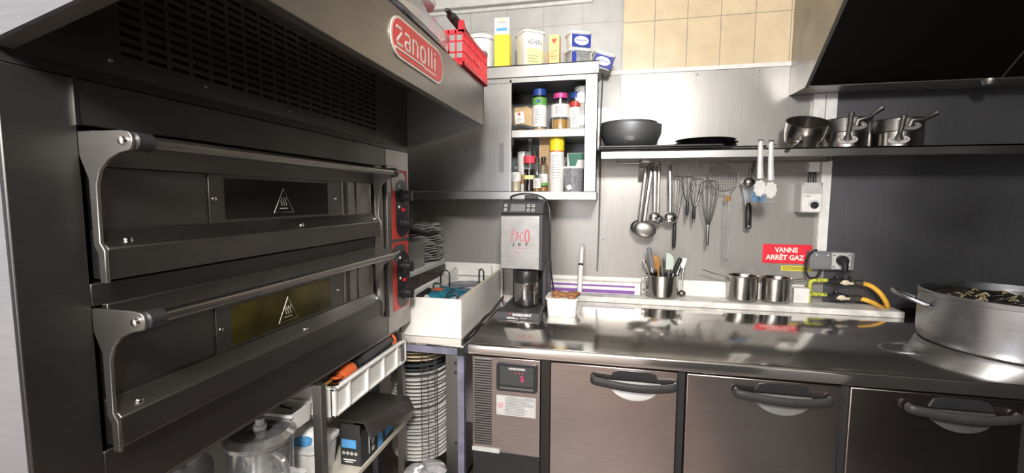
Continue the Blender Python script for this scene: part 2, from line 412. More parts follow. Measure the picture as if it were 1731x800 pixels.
def oven_door(z0, glass_mat):
    """z0 is the bottom of the door; the door is .235 high"""
    d = obj('door', MB().box(-.855, -.803, .545, 1.385, z0+.004, z0+.18).box(-.855, -.79, .545, 1.385, z0+.18, z0+.236), 'oven_door', ov, bevel=.0015)
    obj('door_sill', MB().prism([(-.803, z0+.078), (-.797, z0+.078), (-.768, z0+.05), (-.768, z0), (-.803, z0)], 'y', .537, 1.385), 'oven_door', d, bevel=.002)
    for y, q in ((.529, 1), (1.385, 0)):
        obj('handle_bracket', MB().prism([(-.800, z0+.232), (-.716, z0+.232)]+[(-.708+.013*math.cos(a), z0+.216+.0155*math.sin(a)) for a in (1.1, .5, 0, -.5, -1.1)]
            + [(-.722, z0+.198), (-.745, z0+.188), (-.762, z0+.172), (-.770, z0+.15), (-.772, z0+.06), (-.764, z0+.048), (-.764, z0-.004), (-.777, z0-.004), (-.777, z0+.042), (-.785, z0+.056), (-.785, z0+.16), (-.800, z0+.195)],
            'y', y, y+.006), 'oven_light' if q == 0 else 'hood', d, bevel=.001)
        s = -1 if q else 1
        yy = y if q else y+.006
        obj('bolt', MB().lathe([(.001, s*.006), (.006, s*.005), (.0075, 0)], (-.711, yy, z0+.216), 14, ax='y'), 'chrome', d)
    obj('handle', MB().cyl((-.706, .565, z0+.216), (-.706, 1.365, z0+.216), .0105, n=20), 'handle', d)
    for a, b in ((.535, .566), (1.362, 1.385)):
        obj('handle_collar', MB().lathe([(.0105, a), (.0145, a+.003), (.0145, b-.003), (.0105, b)], (-.706, 0, z0+.216), 20, ax='y'), 'black', d)
    w = obj('window_frame', MB().box(-.803, -.7995, .752, 1.207, z0+.062, z0+.186), 'oven_door', d, bevel=.001)
    obj('window_glass', MB().box(-.7995, -.7985, .790, 1.143, z0+.084, z0+.172), glass_mat, d)
    obj('side_plate', MB().box(-.803, -.7985, 1.302, 1.383, z0+.078, z0+.180), 'oven_light', d, label='smudged bright plate')
    obj('channel', MB().box(-.8025, -.801, 1.212, 1.288, z0+.078, z0+.180).box(-.803, -.796, 1.292, 1.298, z0+.078, z0+.180), 'oven_light', d)
    obj('channel_shade', MB().box(-.802, -.7995, 1.228, 1.246, z0+.080, z0+.178), 'black', d)  # black strip stands in for shade inside the channel
    for y, z in ((.763, .128), (1.180, .128)):
        obj('screw', MB().lathe([(.001, .004), (.004, .003), (.005, 0)], (-.7995, y, z0+z), 12, ax='x'), 'chrome', d)
    for y in (.575, 1.0, 1.37):
        obj('bolt', MB().lathe([(.001, .006), (.005, .005), (.0065, 0)], (-.778 if y > 1.3 else -.779, y, z0+.06), 12, ax='x'), 'chrome', d)
    # hot surface triangle on the glass
    F = frame((-.7983, .963, z0+.122), *YZ)
    tri = [(-.034, -.028), (.034, -.028), (0, .032)]
    mb = MB().tube([(*p, 0) for p in tri], .0016, 6, closed=True)
    for k in (-.008, 0, .008):
        mb.tube([(k+.0022*math.sin(i*1.15), -.011+i*.0026, 0) for i in range(9)], .001, 5)
    mb.tube([(-.014, -.018, 0), (.014, -.018, 0)], .0013, 5)
    obj('warning_symbol', mb.T(F), 'silver', d, label='hot surface warning triangle')
oven_door(1.287, 'glass_dark')
oven_door(1.009, 'glass_glow')

cp = obj('control_panel', MB().box(-.80, -.783, 1.468, 1.645, .975, 1.535), 'oven_light', ov, bevel=.002)
for z0, nm in ((1.258, 'u'), (.982, 'l')):
    F = frame((-.783, 1.566, z0+.135), *YZ)
    rp = obj('red_surround', plate(F, .128, .262, .0012), 'oven_red', cp)
    F = frame((-.7818, 1.573, z0+.135), *YZ)
    obj('bracket_inset', rplate(frame((-.7818, 1.555, z0+.222), *YZ), .11, .07, .03, .0006), 'oven_light', cp)
    obj('dial_panel', rplate(frame((-.7812, 1.581, z0+.118), *YZ), .102, .220, .045, .0012), 'black', cp)
    for kz in (.168, .062):
        kb = obj('knob', MB().lathe([(.026, 0), (.026, .008), (.021, .012), (.019, .034), (.001, .035)], (-.780, 1.588, z0+kz), 20, ax='x')
                 .box(-.747, -.741, 1.584, 1.592, z0+kz-.020, z0+kz+.020), 'black', cp)
    obj('switch', MB().box(-.780, -.776, 1.577, 1.597, z0+.108, z0+.120), 'red', cp)
    obj('dial_marks', lines(frame((-.7796, 1.618, z0+.12), *YZ), .010, .15, 16, .0015), 'rink', cp)
    for kz in (.125, .205): obj('indicator', MB().lathe([(.001, .003), (.005, .002), (.006, 0)], (-.780, 1.555, z0+kz), 10, ax='x'), 'wink', cp)

# ------------------------------------------------------------------ oven canopy
hd = thing('oven_canopy', 'sloping stainless steel canopy above the pizza oven with a red oval badge', 'canopy', (-1.0, 1.06, 1.62))
mb = MB(); Y0, Y1 = .595, 1.432; rows = 17; zr0 = 1.652; pz = .0163
for i in range(rows+1):
    z = zr0-.0065+i*pz
    mb.box(-.804, -.801, Y0, Y1, z, z+.0092)
ys = [.593+.0443*i for i in range(20)]
for y in ys: mb.box(-.804, -.8008, y-.0005, y+.009, zr0-.006, zr0+rows*pz)
mb.box(-.804, -.801, .44, Y0, 1.6196, 2.05).box(-.804, -.801, Y1, 1.68, 1.6196, 2.05).box(-.804, -.801, Y0, Y1, 1.6196, zr0-.0055).box(-.804, -.801, Y0, Y1, zr0+rows*pz, 2.05)
obj('slotted_panel', mb, 'oven_door', hd)
obj('vent_backing', MB().box(-.83, -.82, .5, 1.6, 1.63, 2.0), 'black_soft', hd)
prof = [(-.80, 1.620), (-.480, 1.700), (-.480, 1.851), (-.56, 2.05), (-1.5, 2.05), (-1.5, 1.621), (-.805, 1.621)]
PR = [(-.80, 1.620), (-.480, 1.700), (-.480, 1.851), (-1.5, 1.851), (-1.5, 1.621)]
obj('side_panel', MB().prism(PR, 'y', .434, .440), 'oven_side_lit', hd, label='side sheet with bluish daylight in its colour')
obj('side_panel', MB().prism(PR, 'y', 1.680, 1.686), 'hood', hd)
obj('front_panel', MB().box(-.485, -.480, .434, 1.686, 1.700, 1.851), 'hood', hd, bevel=.001)
obj('top_panel', MB().box(-1.5, -.485, .434, 1.686, 1.846, 1.851), 'hood', hd)
obj('lip', MB().box(-.503, -.485, .44, 1.68, 1.700, 1.704)
    .prism([(-.80, 1.620), (-.485, 1.699), (-.485, 1.703), (-.80, 1.624)], 'y', 1.655, 1.680)
    .prism([(-.80, 1.620), (-.485, 1.699), (-.485, 1.703), (-.80, 1.624)], 'y', .440, .462), 'oven_light', hd)
for y, z in ((.585, 1.642), (.76, 1.642), (1.0, 1.64), (1.25, 1.64), (1.43, 1.64), (1.6, 1.67)): obj('screw', MB().lathe([(.001, .003), (.003, .002), (.004, 0)], (-.801, y, z), 10, ax='x'), 'wire', hd)

# badge
BF = frame((-.4795, 1.083, 1.787), *YZ)
bd = obj('badge', rplate(BF, .315, .094, .046, .003), 'silver', hd, label='oval badge with silver rim')
F = frame((-.4764, 1.083, 1.787), *YZ)
obj('badge_face', rplate(F, .303, .083, .0405, .0008), 'badge', bd, label='red face of the badge')
def stroke(mb, pts, w=.0036): mb.tube([(x, y, 0) for x, y in pts], w, 6, sq=.35); return mb
mb = MB(); s = .020  # lettering drawn as strokes: z a n o l l i
x = -.118
stroke(mb, [(x-.014, .020), (x+.010, .020), (x+.012, .012), (x-.012, -.010), (x-.014, -.017), (x+.014, -.017)])
x = -.076; stroke(mb, [(x-.010, .018), (x+.008, .018), (x+.013, .012), (x+.013, -.017), (x-.008, -.017), (x-.013, -.010), (x-.011, -.003), (x-.006, .000), (x+.013, .000)])
x = -.032; stroke(mb, [(x-.013, -.018), (x-.013, .018), (x+.006, .018), (x+.013, .010), (x+.013, -.018)])
x = .014; mb.tube([(x+a, b, 0) for a, b in rrect(.028, .036, .010, 4)], .0036, 6, closed=True, sq=.35)
for x in (.050, .072): stroke(mb, [(x, -.018), (x, .030)])
stroke(mb, [(.094, -.018), (.094, .016)]); stroke(mb, [(.094, .024), (.094, .029)])
mb.box(-.140, .020, -.030, -.0255, 0, .001)
obj('lettering', mb.T(frame((-.4755, 1.083, 1.787), *YZ)), 'silver', bd)
text('small_print', 'PROFESSIONAL OVENS', .007, 'silver', bd, frame((-.4755, 1.143, 1.757), *YZ), .075)

# ------------------------------------------------------------------ things on the canopy
def crate_part(mb, x0, x1, y0, y1, z0, z1, r=.007):
    for z in (z0, z1-.014): mb.box(x0, x1, y0, y0+r, z, z+.014).box(x0, x1, y1-r, y1, z, z+.014).box(x0, x0+r, y0, y1, z, z+.014).box(x1-r, x1, y0, y1, z, z+.014)
    mb.box(x0, x1, y0, y1, z0, z0+.004)
    def bars(n, f):
        for i in range(n+1): f(i/n)
    nx = int((x1-x0)/.024); ny = int((y1-y0)/.018)
    for i in range(nx+1):
        x = x0+(x1-x0-r)*i/nx
        mb.box(x, x+.006, y0, y0+.004, z0, z1).box(x, x+.006, y1-.004, y1, z0, z1)
    for i in range(ny+1):
        y = y0+(y1-y0-r)*i/ny
        mb.box(x0, x0+.004, y, y+.006, z0, z1).box(x1-.004, x1, y, y+.006, z0, z1)
    for z in (z0+(z1-z0)*.36, z0+(z1-z0)*.66):
        mb.box(x0, x1, y0, y0+.004, z, z+.005).box(x0, x1, y1-.004, y1, z, z+.005).box(x0, x0+.004, y0, y1, z, z+.005).box(x1-.004, x1, y0, y1, z, z+.005)
    return mb
cr = thing('plastic_crate', 'red slatted plastic crate hanging over the right end of the oven canopy', 'crate', (-.62, 1.55, 1.852))
obj('basket', crate_part(MB(), -.80, -.470, 1.415, 1.70, 1.8525, 1.968), 'red', cr, bevel=.001)
obj('corner_ear', MB().prism([(1.415, 1.96), (1.44, 1.96), (1.44, 1.99), (1.425, 2.0), (1.415, 1.985)], 'x', -.49, -.474)
    .prism([(1.67, 1.96), (1.70, 1.96), (1.70, 1.985), (1.69, 1.985)], 'x', -.49, -.474), 'red', cr)
# printed label on the crate side (white packet pressed inside)
single('paper_packet', MB().box(-.486, -.4765, 1.465, 1.60, 1.872, 1.950), 'white', 'crumpled white paper packet with black print inside the red crate', 'packet', bevel=.003)
bpy.data.objects['paper_packet'].name = 'paper_packet'
pk = bpy.data.objects['paper_packet']
mb = MB()
for i in range(7):
    for j in range(5):
        if random.random() < .55: mb.box(-.4764, -.4760, 1.475+i*.017, 1.475+i*.017+random.uniform(.005, .014), 1.878+j*.014, 1.878+j*.014+random.uniform(.003, .009))
obj('print', mb, 'ink', pk, world=False)
def blob(mb, c, rx, ry, rz, seed, amp=.18, n=22, m=14, sup=.7):
    rnd = random.Random(seed); ph = [rnd.uniform(0, 6.28) for _ in range(6)]
    vs = []; fs = []
    for i in range(m+1):
        a = -PI/2+PI*i/m
        for k in range(n):
            t = 2*PI*k/n
            q = 1+amp*(math.sin(3*t+ph[0]+2*a)*.5+math.sin(5*t+ph[1]-3*a)*.3+math.sin(7*a+ph[2]+t)*.3+math.sin(9*t+ph[3]+5*a)*.15)
            ca = math.copysign(abs(math.cos(a))**sup, math.cos(a)); sa = math.copysign(abs(math.sin(a))**sup, math.sin(a))
            vs.append((c[0]+rx*q*ca*math.copysign(abs(math.cos(t))**sup, math.cos(t)), c[1]+ry*q*ca*math.copysign(abs(math.sin(t))**sup, math.sin(t)), c[2]+rz*q*sa))
    for i in range(m):
        for k in range(n): fs.append((i*n+k, i*n+(k+1) % n, (i+1)*n+(k+1) % n, (i+1)*n+k))
    return mb.add(vs, fs)
# bags lying along the top of the canopy
vb = thing('plastic_bag', 'grey plastic bag of dark packets lying along the canopy behind the badge', 'bag', (-.56, 1.14, 1.852))
obj('contents', blob(MB(), (-.535, 1.13, 1.868), .050, .27, .014, 3, .06), 'darkbag', vb)
obj('film', blob(MB(), (-.565, 1.12, 1.900), .085, .27, .040, 5, .10), 'bag', vb)
obj('upper_contents', blob(MB(), (-.600, 1.16, 1.902), .070, .22, .034, 6, .10), 'charcoal', vb)
tb = thing('plastic_bag', 'clear plastic bag with pink and white print heaped behind the red crate', 'bag', (-.70, 1.30, 1.95))
obj('film', blob(MB(), (-.66, 1.22, 1.992), .10, .17, .040, 8, .12), 'bag', tb)
obj('printed_panel', blob(MB(), (-.560, 1.375, 1.960), .010, .022, .030, 9, .12), 'pink', tb)
obj('white_panel', blob(MB(), (-.575, 1.30, 2.035), .03, .10, .022, 12, .12), 'white', tb)
single('bin_liner', MB().tube(smooth_path([(-.53, 1.42, 2.035), (-.525, 1.47, 2.025), (-.51, 1.52, 2.005), (-.50, 1.58, 1.985), (-.49, 1.655, 1.975), (-.485, 1.69, 1.974)]), [.010]*4+[.018]*8+[.014]*8+[.009]*11, 10, sq=.6),
       'charcoal', 'dark plastic liner draped along the rim of the red crate', 'liner')
single('plastic_lid', MB().rbox(-.53, -.47, 1.672, 1.715, 1.968, 1.982, .01), 'grey', 'small dark grey lid resting on the far corner of the red crate', 'lid', bevel=.002)  # a loose plastic lid

# ------------------------------------------------------------------ wall cupboard
cb = thing('wall_cupboard', 'open stainless steel wall cupboard with a sliding door and a shelf on top', 'cupboard', (-.60, 2.28, 1.41))
FY = 2.12
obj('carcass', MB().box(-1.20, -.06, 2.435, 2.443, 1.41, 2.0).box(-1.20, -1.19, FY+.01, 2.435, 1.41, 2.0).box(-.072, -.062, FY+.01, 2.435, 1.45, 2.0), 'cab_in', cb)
obj('top', MB().box(-1.25, -.053, FY-.005, 2.44, 2.045, 2.053).box(-1.25, -.053, FY-.005, FY+.002, 1.995, 2.053).box(-1.2, -.06, FY+.02, 2.43, 1.99, 1.995), 'shelf', cb, bevel=.002)
obj('rail', MB().box(-1.2, -.06, FY+.0, FY+.02, 1.972, 1.993), 'cabinet', cb)
obj('post', MB().box(-.113, -.058, FY-.004, FY+.02, 1.4515, 1.992), 'shelf', cb, bevel=.002, label='bright right-hand upright')
obj('bottom', MB().box(-1.2, -.053, FY-.004, 2.44, 1.412, 1.451), 'shelf', cb, bevel=.002)
obj('shelf', MB().box(-.466, -.113, FY+.006, 2.43, 1.712, 1.749), 'shelf', cb, bevel=.002)
dr = obj('sliding_door', MB().box(-1.05, -.467, FY+.004, FY+.014, 1.452, 1.985), 'cabinet', cb, bevel=.001)
obj('finger_pull', MB().box(-.528, -.504, FY+.0025, FY+.0045, 1.545, 1.688), 'grey', dr, bevel=.002)
obj('door_edge', MB().box(-.474, -.466, FY+.0, FY+.016, 1.452, 1.985), 'shelf', dr)
obj('screw', MB().lathe([(.001, -.003), (.004, -.002), (.005, 0)], (-.072, FY-.005, 2.008), 10, ax='y'), 'wire', cb)
obj('rating_label', MB().box(-.125, -.085, FY-.0056, FY-.005, 2.034, 2.040), 'lgrey', cb)

# things on top of the cupboard
ZT = 2.0535
def tub(name, label, cat, cx, cy, w, d, h, lidmat, bodymat, rz=0, z=ZT, r=.015, group=None, taper=.006, lidh=.012):
    t = thing(name, label, cat, (cx, cy, z), rz, group)
    obj('tub', MB().rbox(-w/2, w/2, -d/2, d/2, 0, h-lidh, r, taper), bodymat, t, world=False)
    obj('lid', MB().rbox(-w/2-.005, w/2+.005, -d/2-.005, d/2+.005, h-lidh, h, r+.003), lidmat, t, world=False, bevel=.003)
    return t
t = thing('plastic_tub', 'white rounded plastic tub on the cupboard behind the red crate', 'tub', (-.66, 2.26, ZT))
obj('tub', MB().lathe([(.068, 0), (.080, .16), (.076, .163)], (0, 0, 0), 32), 'white', t, world=False)
obj('lid', MB().lathe([(.085, .163), (.085, .178), (.080, .184), (.001, .186)], (0, 0, 0), 32), 'white', t, world=False)
t = thing('carton', 'tall yellow and white starch carton with a blue stripe on the cupboard', 'carton', (-.528, 2.2, ZT), .06)
obj('box', MB().box(-.037, .037, -.03, .03, 0, .245), 'white', t, world=False, bevel=.001)
F = frame((0, -.0304, 0), *XZ)
obj('printed_panel', MB().box(-.037, .037, .002, .165, 0, .0006).T(F), 'yellow', t, world=False)
obj('side_print', MB().box(-.0006, 0, -.03, .03, .002, .165).T(Matrix.Translation((.0376, 0, 0))), 'yellow', t, world=False)
obj('blue_stripe', MB().box(-.027, .027, .182, .196, 0, .0006).T(F), 'lblue', t, world=False)
text('brand_name', 'MAÏZENA', .013, 'ink', t, F @ Matrix.Translation((0, .222, 0)), .045, world=False)
obj('yellow_mark', MB().lathe([(.001, 0), (.006, 0)], (0, -.0306, .237), 10, ax='y'), 'yellow', t, world=False)
def face_frame(a, w):  # local frame on the -Y face of a box
    return frame((0, -w/2-.004, 0), *XZ)
t = tub('plastic_tub', 'large white tub with pale yellow print and black lettering on the cupboard', 'tub', -.40, 2.25, .115, .115, .185, 'white', 'white', PI/4-.12, r=.022)
F = frame((0, -.0555, .0), (1, 0, 0), (0, 0, 1))
obj('printed_panel', plate(F @ Matrix.Translation((-.004, .055, 0)), .085, .09, .0008), 'pale_yellow', t, world=False)
text('brand_name', '«CHEF»', .030, 'gink', t, F @ Matrix.Translation((-.004, .128, .0022)), .078, world=False, shear=.2)
obj('print', lines(F @ Matrix.Translation((-.004, .05, .001)), .07, .04, 3, .003), 'gink', t, world=False)
F = frame((.0555, 0, 0), (0, 1, 0), (0, 0, 1))
obj('side_label', plate(F @ Matrix.Translation((0, .075, 0)), .088, .14, .0008), 'pale_yellow', t, world=False)
obj('side_print', lines(F @ Matrix.Translation((0, .08, .001)), .075, .12, 6, .005), 'gink', t, world=False)
t = thing('carton', 'small orange carton between the tubs on the cupboard', 'carton', (-.27, 2.22, ZT), -.05)
obj('box', MB().box(-.025, .025, -.025, .025, 0, .155), 'cardboard', t, world=False, bevel=.001)
F = frame((0, -.0254, 0), *XZ)
obj('print', MB().add([], []).prism([(-.012, .13), (-.006, .138), (0, .131), (.007, .139), (.013, .130), (0, .112)], 'z', 0, .0006).T(F), 'oven_red', t, world=False)
obj('small_print', lines(F @ Matrix.Translation((0, .06, 0)), .036, .05, 4, .002), 'wood', t, world=False)
single('bottle_box', MB().box(-.015, .015, -.02, .02, 0, .10), 'kraft', 'narrow brown carton edge behind the small orange carton', 'carton', (-.308, 2.29, ZT))
bpy.data.objects['bottle_box'].name = 'carton'
def cream_tub(label, cx, cy, z, rz, front):
    t = tub('cheese_tub', label, 'tub', cx, cy, .105, .085, .078, 'white', 'tubclear' if not front else 'white', rz, z, .018)
    F = frame((0, -.0425, .034), *XZ)
    if front:
        obj('blue_label', plate(F, .096, .058, .0012), 'pblue', t, world=False)
        obj('oval', MB().prism([(.036*math.cos(a*PI/12), .021*math.sin(a*PI/12)) for a in range(24)], 'z', 0, .0022).T(F), 'white', t, world=False)
        text('brand_name', 'PHILADELPHIA', .014, 'pblue', t, F @ Matrix.Translation((0, 0, .0027)), .056, world=False)
    else:
        obj('blue_label', plate(F @ Matrix.Translation((-.036, .0, 0)), .022, .055, .0012), 'pblue', t, world=False)
        obj('print', lines(F @ Matrix.Translation((.012, 0, 0)), .05, .045, 4, .002), 'gink', t, world=False)
    G = frame((.0525, 0, .036), (0, 1, 0), (0, 0, 1))
    obj('side_label', plate(G, .055, .045, .0012), 'lgrey' if front else 'pale_yellow', t, world=False)
    return t
cream_tub('white cream cheese tub with blue oval label on top of its pair', -.158, 2.22, ZT+.079, .45, True)
cream_tub('cloudy cream cheese tub under the blue labelled one on the cupboard', -.158, 2.22, ZT, .45, False)
t = cream_tub('tilted cream cheese tub sliding off the right end of the cupboard', -.056, 2.33, ZT+.012, .2, True)
t.rotation_euler = (0, .28, .2)

# things in the cupboard, upper shelf
Z1 = 1.7495
def jar(label, cx, cy, z, r, h, capr, caph, capmat, body='glass', fill=None, fh=.5, lab=None, group=None, name='spice_jar', labmat='white', sq=False, topmat=None):
    t = thing(name, label, 'jar', (cx, cy, z), 0, group)
    hh = h-caph
    prof = [(r*.92, 0), (r, .004), (r, hh*.86), (capr*.95, hh*.97), (capr*.95, hh)]
    if sq: obj('bottle', MB().rbox(-r, r, -r, r, 0, hh, .01), body, t, world=False, bevel=.002)
    else: obj('bottle', MB().lathe(prof, (0, 0, 0), 28), body, t, world=False)
    if fill: obj('contents', MB().lathe([(r*.93, .003), (r*.95, hh*fh), (.001, hh*fh+.001)], (0, 0, 0), 24), fill, t, world=False)
    obj('cap', MB().lathe([(capr, hh), (capr, h-.003), (capr*.93, h), (.001, h)], (0, 0, 0), 24), capmat, t, world=False)
    if lab:
        a, b = lab
        l = obj('paper_label', MB().lathe([(r*1.015, hh*a), (r*1.015, hh*b)], (0, 0, 0), 28) if not sq else MB().box(-r*.9, r*.9, -r-.001, -r+.001, hh*a, hh*b), labmat, t, world=False)
        obj('print', lines(frame((0, -r*1.03-.0006, hh*(a+b)/2), *XZ), r*.9, hh*(b-a)*.7, 6, .0015), 'gink', l, world=False)
    return t
t = thing('paper_pouch', 'small brown paper pouch with a white sticker on the upper shelf', 'pouch', (-.425, 2.22, Z1))
obj('pouch', blob(MB(), (0, 0, .062), .052, .02, .062, 21, .08, sup=.5), 'kraft', t, world=False)
obj('sticker', plate(frame((-.015, -.0235, .07), (1, 0, .12), (-.12, 0, 1)), .045, .055), 'wink', t, world=False)
obj('mark', MB().lathe([(.001, 0), (.008, 0)], (-.018, -.0246, .088), 12, ax='y'), 'oven_red', t, world=False)
obj('print', lines(frame((-.015, -.0246, .06), (1, 0, .12), (-.12, 0, 1)), .03, .02, 3, .002), 'gink', t, world=False)
t = thing('tool_handle', 'dark grey folded tool lying in front of the paper pouch', 'tool', (-.42, 2.165, Z1))
obj('handle', MB().tube(smooth_path([(-.05, 0, .012), (-.01, 0, .022), (.03, 0, .014), (.055, 0, .006)]), .011, 8), 'charcoal', t, world=False)
obj('blade', MB().box(-.035, .0, -.004, .004, .021, .027), 'lgrey', t, world=False)
single('wood_block', MB().box(-.03, .03, -.02, .02, 0, .012), 'wood', 'thin flat wooden piece at the left end of the upper shelf', 'block', (-.425, 2.16, Z1-.0), bevel=.001)
bpy.data.objects['wood_block'].location = (-.49+.015, 2.19, Z1)
t = jar('clear spice jar with blue cap and green and white label', -.342, 2.21, Z1, .036, .205, .033, .032, 'blue', lab=(.12, .72), fill='kraft', fh=.1)
obj('green_band', MB().lathe([(.037, .125), (.037, .162)], (0, 0, 0), 28), 'green', t, world=False)
obj('blue_mark', MB().lathe([(.001, 0), (.009, 0)], (0, -.0376, .143), 14, ax='y'), 'pblue', t, world=False)
jar('wide spice jar with pink cap half full of orange powder', -.238, 2.21, Z1, .046, .18, .036, .024, 'pink', fill='lamber', fh=.33, lab=(.40, .80))
t = jar('narrow spice jar with navy cap beside the pink capped jar', -.166, 2.225, Z1, .029, .185, .026, .028, 'blue', lab=(.08, .72))
obj('red_band', MB().lathe([(.0298, .115), (.0298, .140)], (0, 0, 0), 24), 'oven_red', t, world=False)
def tin(label, z, z1):
    t = thing('round_tub', label, 'tub', (-.125, 2.25, z))
    obj('tub', MB().lathe([(.045, 0), (.048, z1-z-.015), (.048, z1-z)], (0, 0, 0), 28), 'lgrey', t, world=False)
    obj('lid', MB().lathe([(.050, z1-z), (.050, z1-z+.008), (.001, z1-z+.009)], (0, 0, 0), 28), 'lgrey', t, world=False)
    obj('round_label', MB().lathe([(.001, 0), (.03, 0)], (-.012, -.0492, (z1-z)*.5), 18, ax='y', sy=.9), 'wink', t, world=False)
tin('small round dark tub with a pale label behind the right upright, lower of two', Z1, Z1+.10)
tin('small round dark tub with a pale label behind the right upright, upper of two', Z1+.1095, Z1+.205)

# lower shelf
Z0 = 1.4515
jar('small bottle of pale dried grains at the left end of the lower shelf', -.456, 2.19, Z0, .026, .125, .010, .012, 'grey', fill='cream', fh=.45, lab=(.45, .85), name='small_bottle')
jar('tall white spice tub with an orange band behind the cola bottle', -.428, 2.27, Z0, .036, .205, .037, .01, 'lgrey', body='white', lab=(.2, .45), labmat='lamber', name='spice_tub')
t = thing('cola_bottle', 'plastic cola bottle with a red label on the lower shelf', 'bottle', (-.388, 2.21, Z0))
obj('bottle', MB().lathe([(.026, 0), (.031, .006), (.031, .05), (.029, .075), (.031, .10), (.032, .17), (.026, .20), (.014, .235), (.011, .25), (.011, .262)], (0, 0, 0), 24), 'glass', t, world=False)
obj('cola', MB().lathe([(.024, .003), (.0295, .008), (.0295, .05), (.0275, .075), (.029, .112), (.001, .113)], (0, 0, 0), 24), 'cola', t, world=False)
obj('paper_label', MB().lathe([(.0326, .142), (.0326, .178)], (0, 0, 0), 24), 'rink', t, world=False)
obj('lower_label', MB().lathe([(.0312, .062), (.0302, .082)], (0, 0, 0), 24), 'pale_yellow', t, world=False)
obj('cap', MB().lathe([(.0125, .255), (.0125, .272), (.001, .273)], (0, 0, 0), 18), 'lgrey', t, world=False)
jar('small amber oil bottle with black cap beside the cola bottle', -.345, 2.175, Z0, .020, .165, .012, .02, 'black', fill='amber', fh=.22, lab=(.12, .45), name='oil_bottle')
t = jar('small sauce bottle with green and white label and black cap', -.318, 2.20, Z0, .023, .172, .012, .02, 'black', fill='amber', fh=.16, lab=(.20, .58), name='sauce_bottle')
obj('green_band', MB().lathe([(.0238, .03), (.0238, .045)], (0, 0, 0), 20), 'green', t, world=False)
t = thing('carton', 'narrow kraft carton standing behind the yellow capped spray can', 'carton', (-.312, 2.265, Z0))
obj('box', MB().box(-.034, .034, -.03, .03, 0, .262), 'kraft', t, world=False, bevel=.001)
obj('side_print', lines(frame((0, -.0306, .13), *XZ), .05, .2, 14, .003), 'wood', t, world=False)
t = thing('spray_can', 'tall white spray can with a yellow cap on the lower shelf', 'can', (-.250, 2.19, Z0))
obj('can', MB().lathe([(.034, 0), (.036, .004), (.036, .198), (.034, .202)], (0, 0, 0), 30), 'white', t, world=False)
obj('cap', MB().lathe([(.0365, .200), (.0365, .262), (.033, .268), (.001, .269)], (0, 0, 0), 30), 'yellow', t, world=False)
obj('red_stripe', MB().lathe([(.0364, .193), (.0364, .199)], (0, 0, 0), 30), 'orange', t, world=False)
obj('print', lines(frame((0, -.0372, .12), *XZ), .04, .12, 9, .0016), 'gink', t, world=False)
t = thing('deli_tub', 'grey see-through tub with a white lid on the lower shelf', 'tub', (-.166, 2.20, Z0))
obj('tub', MB().lathe([(.045, 0), (.052, .112)], (0, 0, 0), 30), 'frost', t, world=False)
obj('lid', MB().lathe([(.055, .112), (.055, .122), (.001, .124)], (0, 0, 0), 30), 'white', t, world=False)
obj('sticker', plate(frame((-.018, -.0505, .02), (1, 0, .5), (-.5, 0, 1)), .022, .022), 'wink', t, world=False)
t = thing('herb_box', 'dark green and white carton at the back of the lower shelf', 'carton', (-.16, 2.33, Z0))
obj('box', MB().box(-.05, .06, -.03, .03, 0, .20), 'white', t, world=False, bevel=.001)
obj('green_print', MB().prism([(-.045, .198), (.058, .198), (.058, .165), (.005, .165), (-.01, .12), (-.035, .12)], 'y', -.0312, -.030), 'dgreen', t, world=False)

# ------------------------------------------------------------------ vertical conduit by the cupboard
single('cable', MB().tube(smooth_path([(-.040, 2.435, 2.10), (-.046, 2.437, 1.8), (-.042, 2.437, 1.4), (-.048, 2.437, 1.02)]), .004, 8), 'grey', 'thin grey cable running down the wall beside the cupboard', 'cable')

# ------------------------------------------------------------------ plates under the cupboard, far left
t = thing('bracket_shelf', 'pale grey wall shelf holding the wavy plates beside the oven', 'shelf', (-1.05, 2.1, 1.055))
obj('board', MB().prism([(-1.25, 1.70), (-.853, 1.70), (-.853, 2.20), (-.87, 2.28), (-.92, 2.33), (-1.25, 2.36)], 'z', 1.063, 1.085), 'lgrey', t, bevel=.002)
wp = MB().lathe([(.06, .004), (.09, .008), (.13, .020), (.131, .022), (.09, .011), (.06, .007), (.001, .007)], (0, 0, 0), 72, wave=.0035, wn=9).lathe([(.06, 0), (.06, .005)], (0, 0, 0), 40)
first = None
LW = 'wavy-rimmed white plate in the stack on the grey wall shelf'
for i in range(13):
    z = 1.0852+i*.0128+(.022 if i > 9 else 0)
    if first is None:
        first = single('wavy_plate', wp, 'ceramic', LW, 'plate', (-.985, 2.16, z), 0, 'wavy plates stacked beside the oven'); o = first
    else:
        o = first.copy(); COL.objects.link(o); o.location = (-.985+random.uniform(-.006, .006), 2.16+random.uniform(-.006, .006), z)
    o.rotation_euler = (0, 0, random.uniform(0, 6.28))
t = thing('frying_pan', 'thin black pan with its handle between the wavy plates', 'pan', (-.985, 2.16, 1.236))
obj('pan', MB().lathe([(.001, .0), (.09, 0), (.11, .012), (.112, .012), (.092, -.003), (.001, -.003)], (0, 0, 0), 36), 'black_metal', t, world=False)
obj('handle', MB().tube([(.0, -.1, .008), (.02, -.16, .012), (.13, -.125, .012)][1:]+[], .009, 10) if False else MB().tube([(-.02, -.11, .008), (.04, -.125, .014), (.115, -.105, .012)], [.009, .011, .010], 10), 'black', t, world=False)
single('steel_box', MB().box(-1.05, -.873, 1.82, 2.00, 1.0855, 1.215), 'hood', 'plain grey metal box on the wall shelf in front of the wavy plates', 'box', bevel=.002)

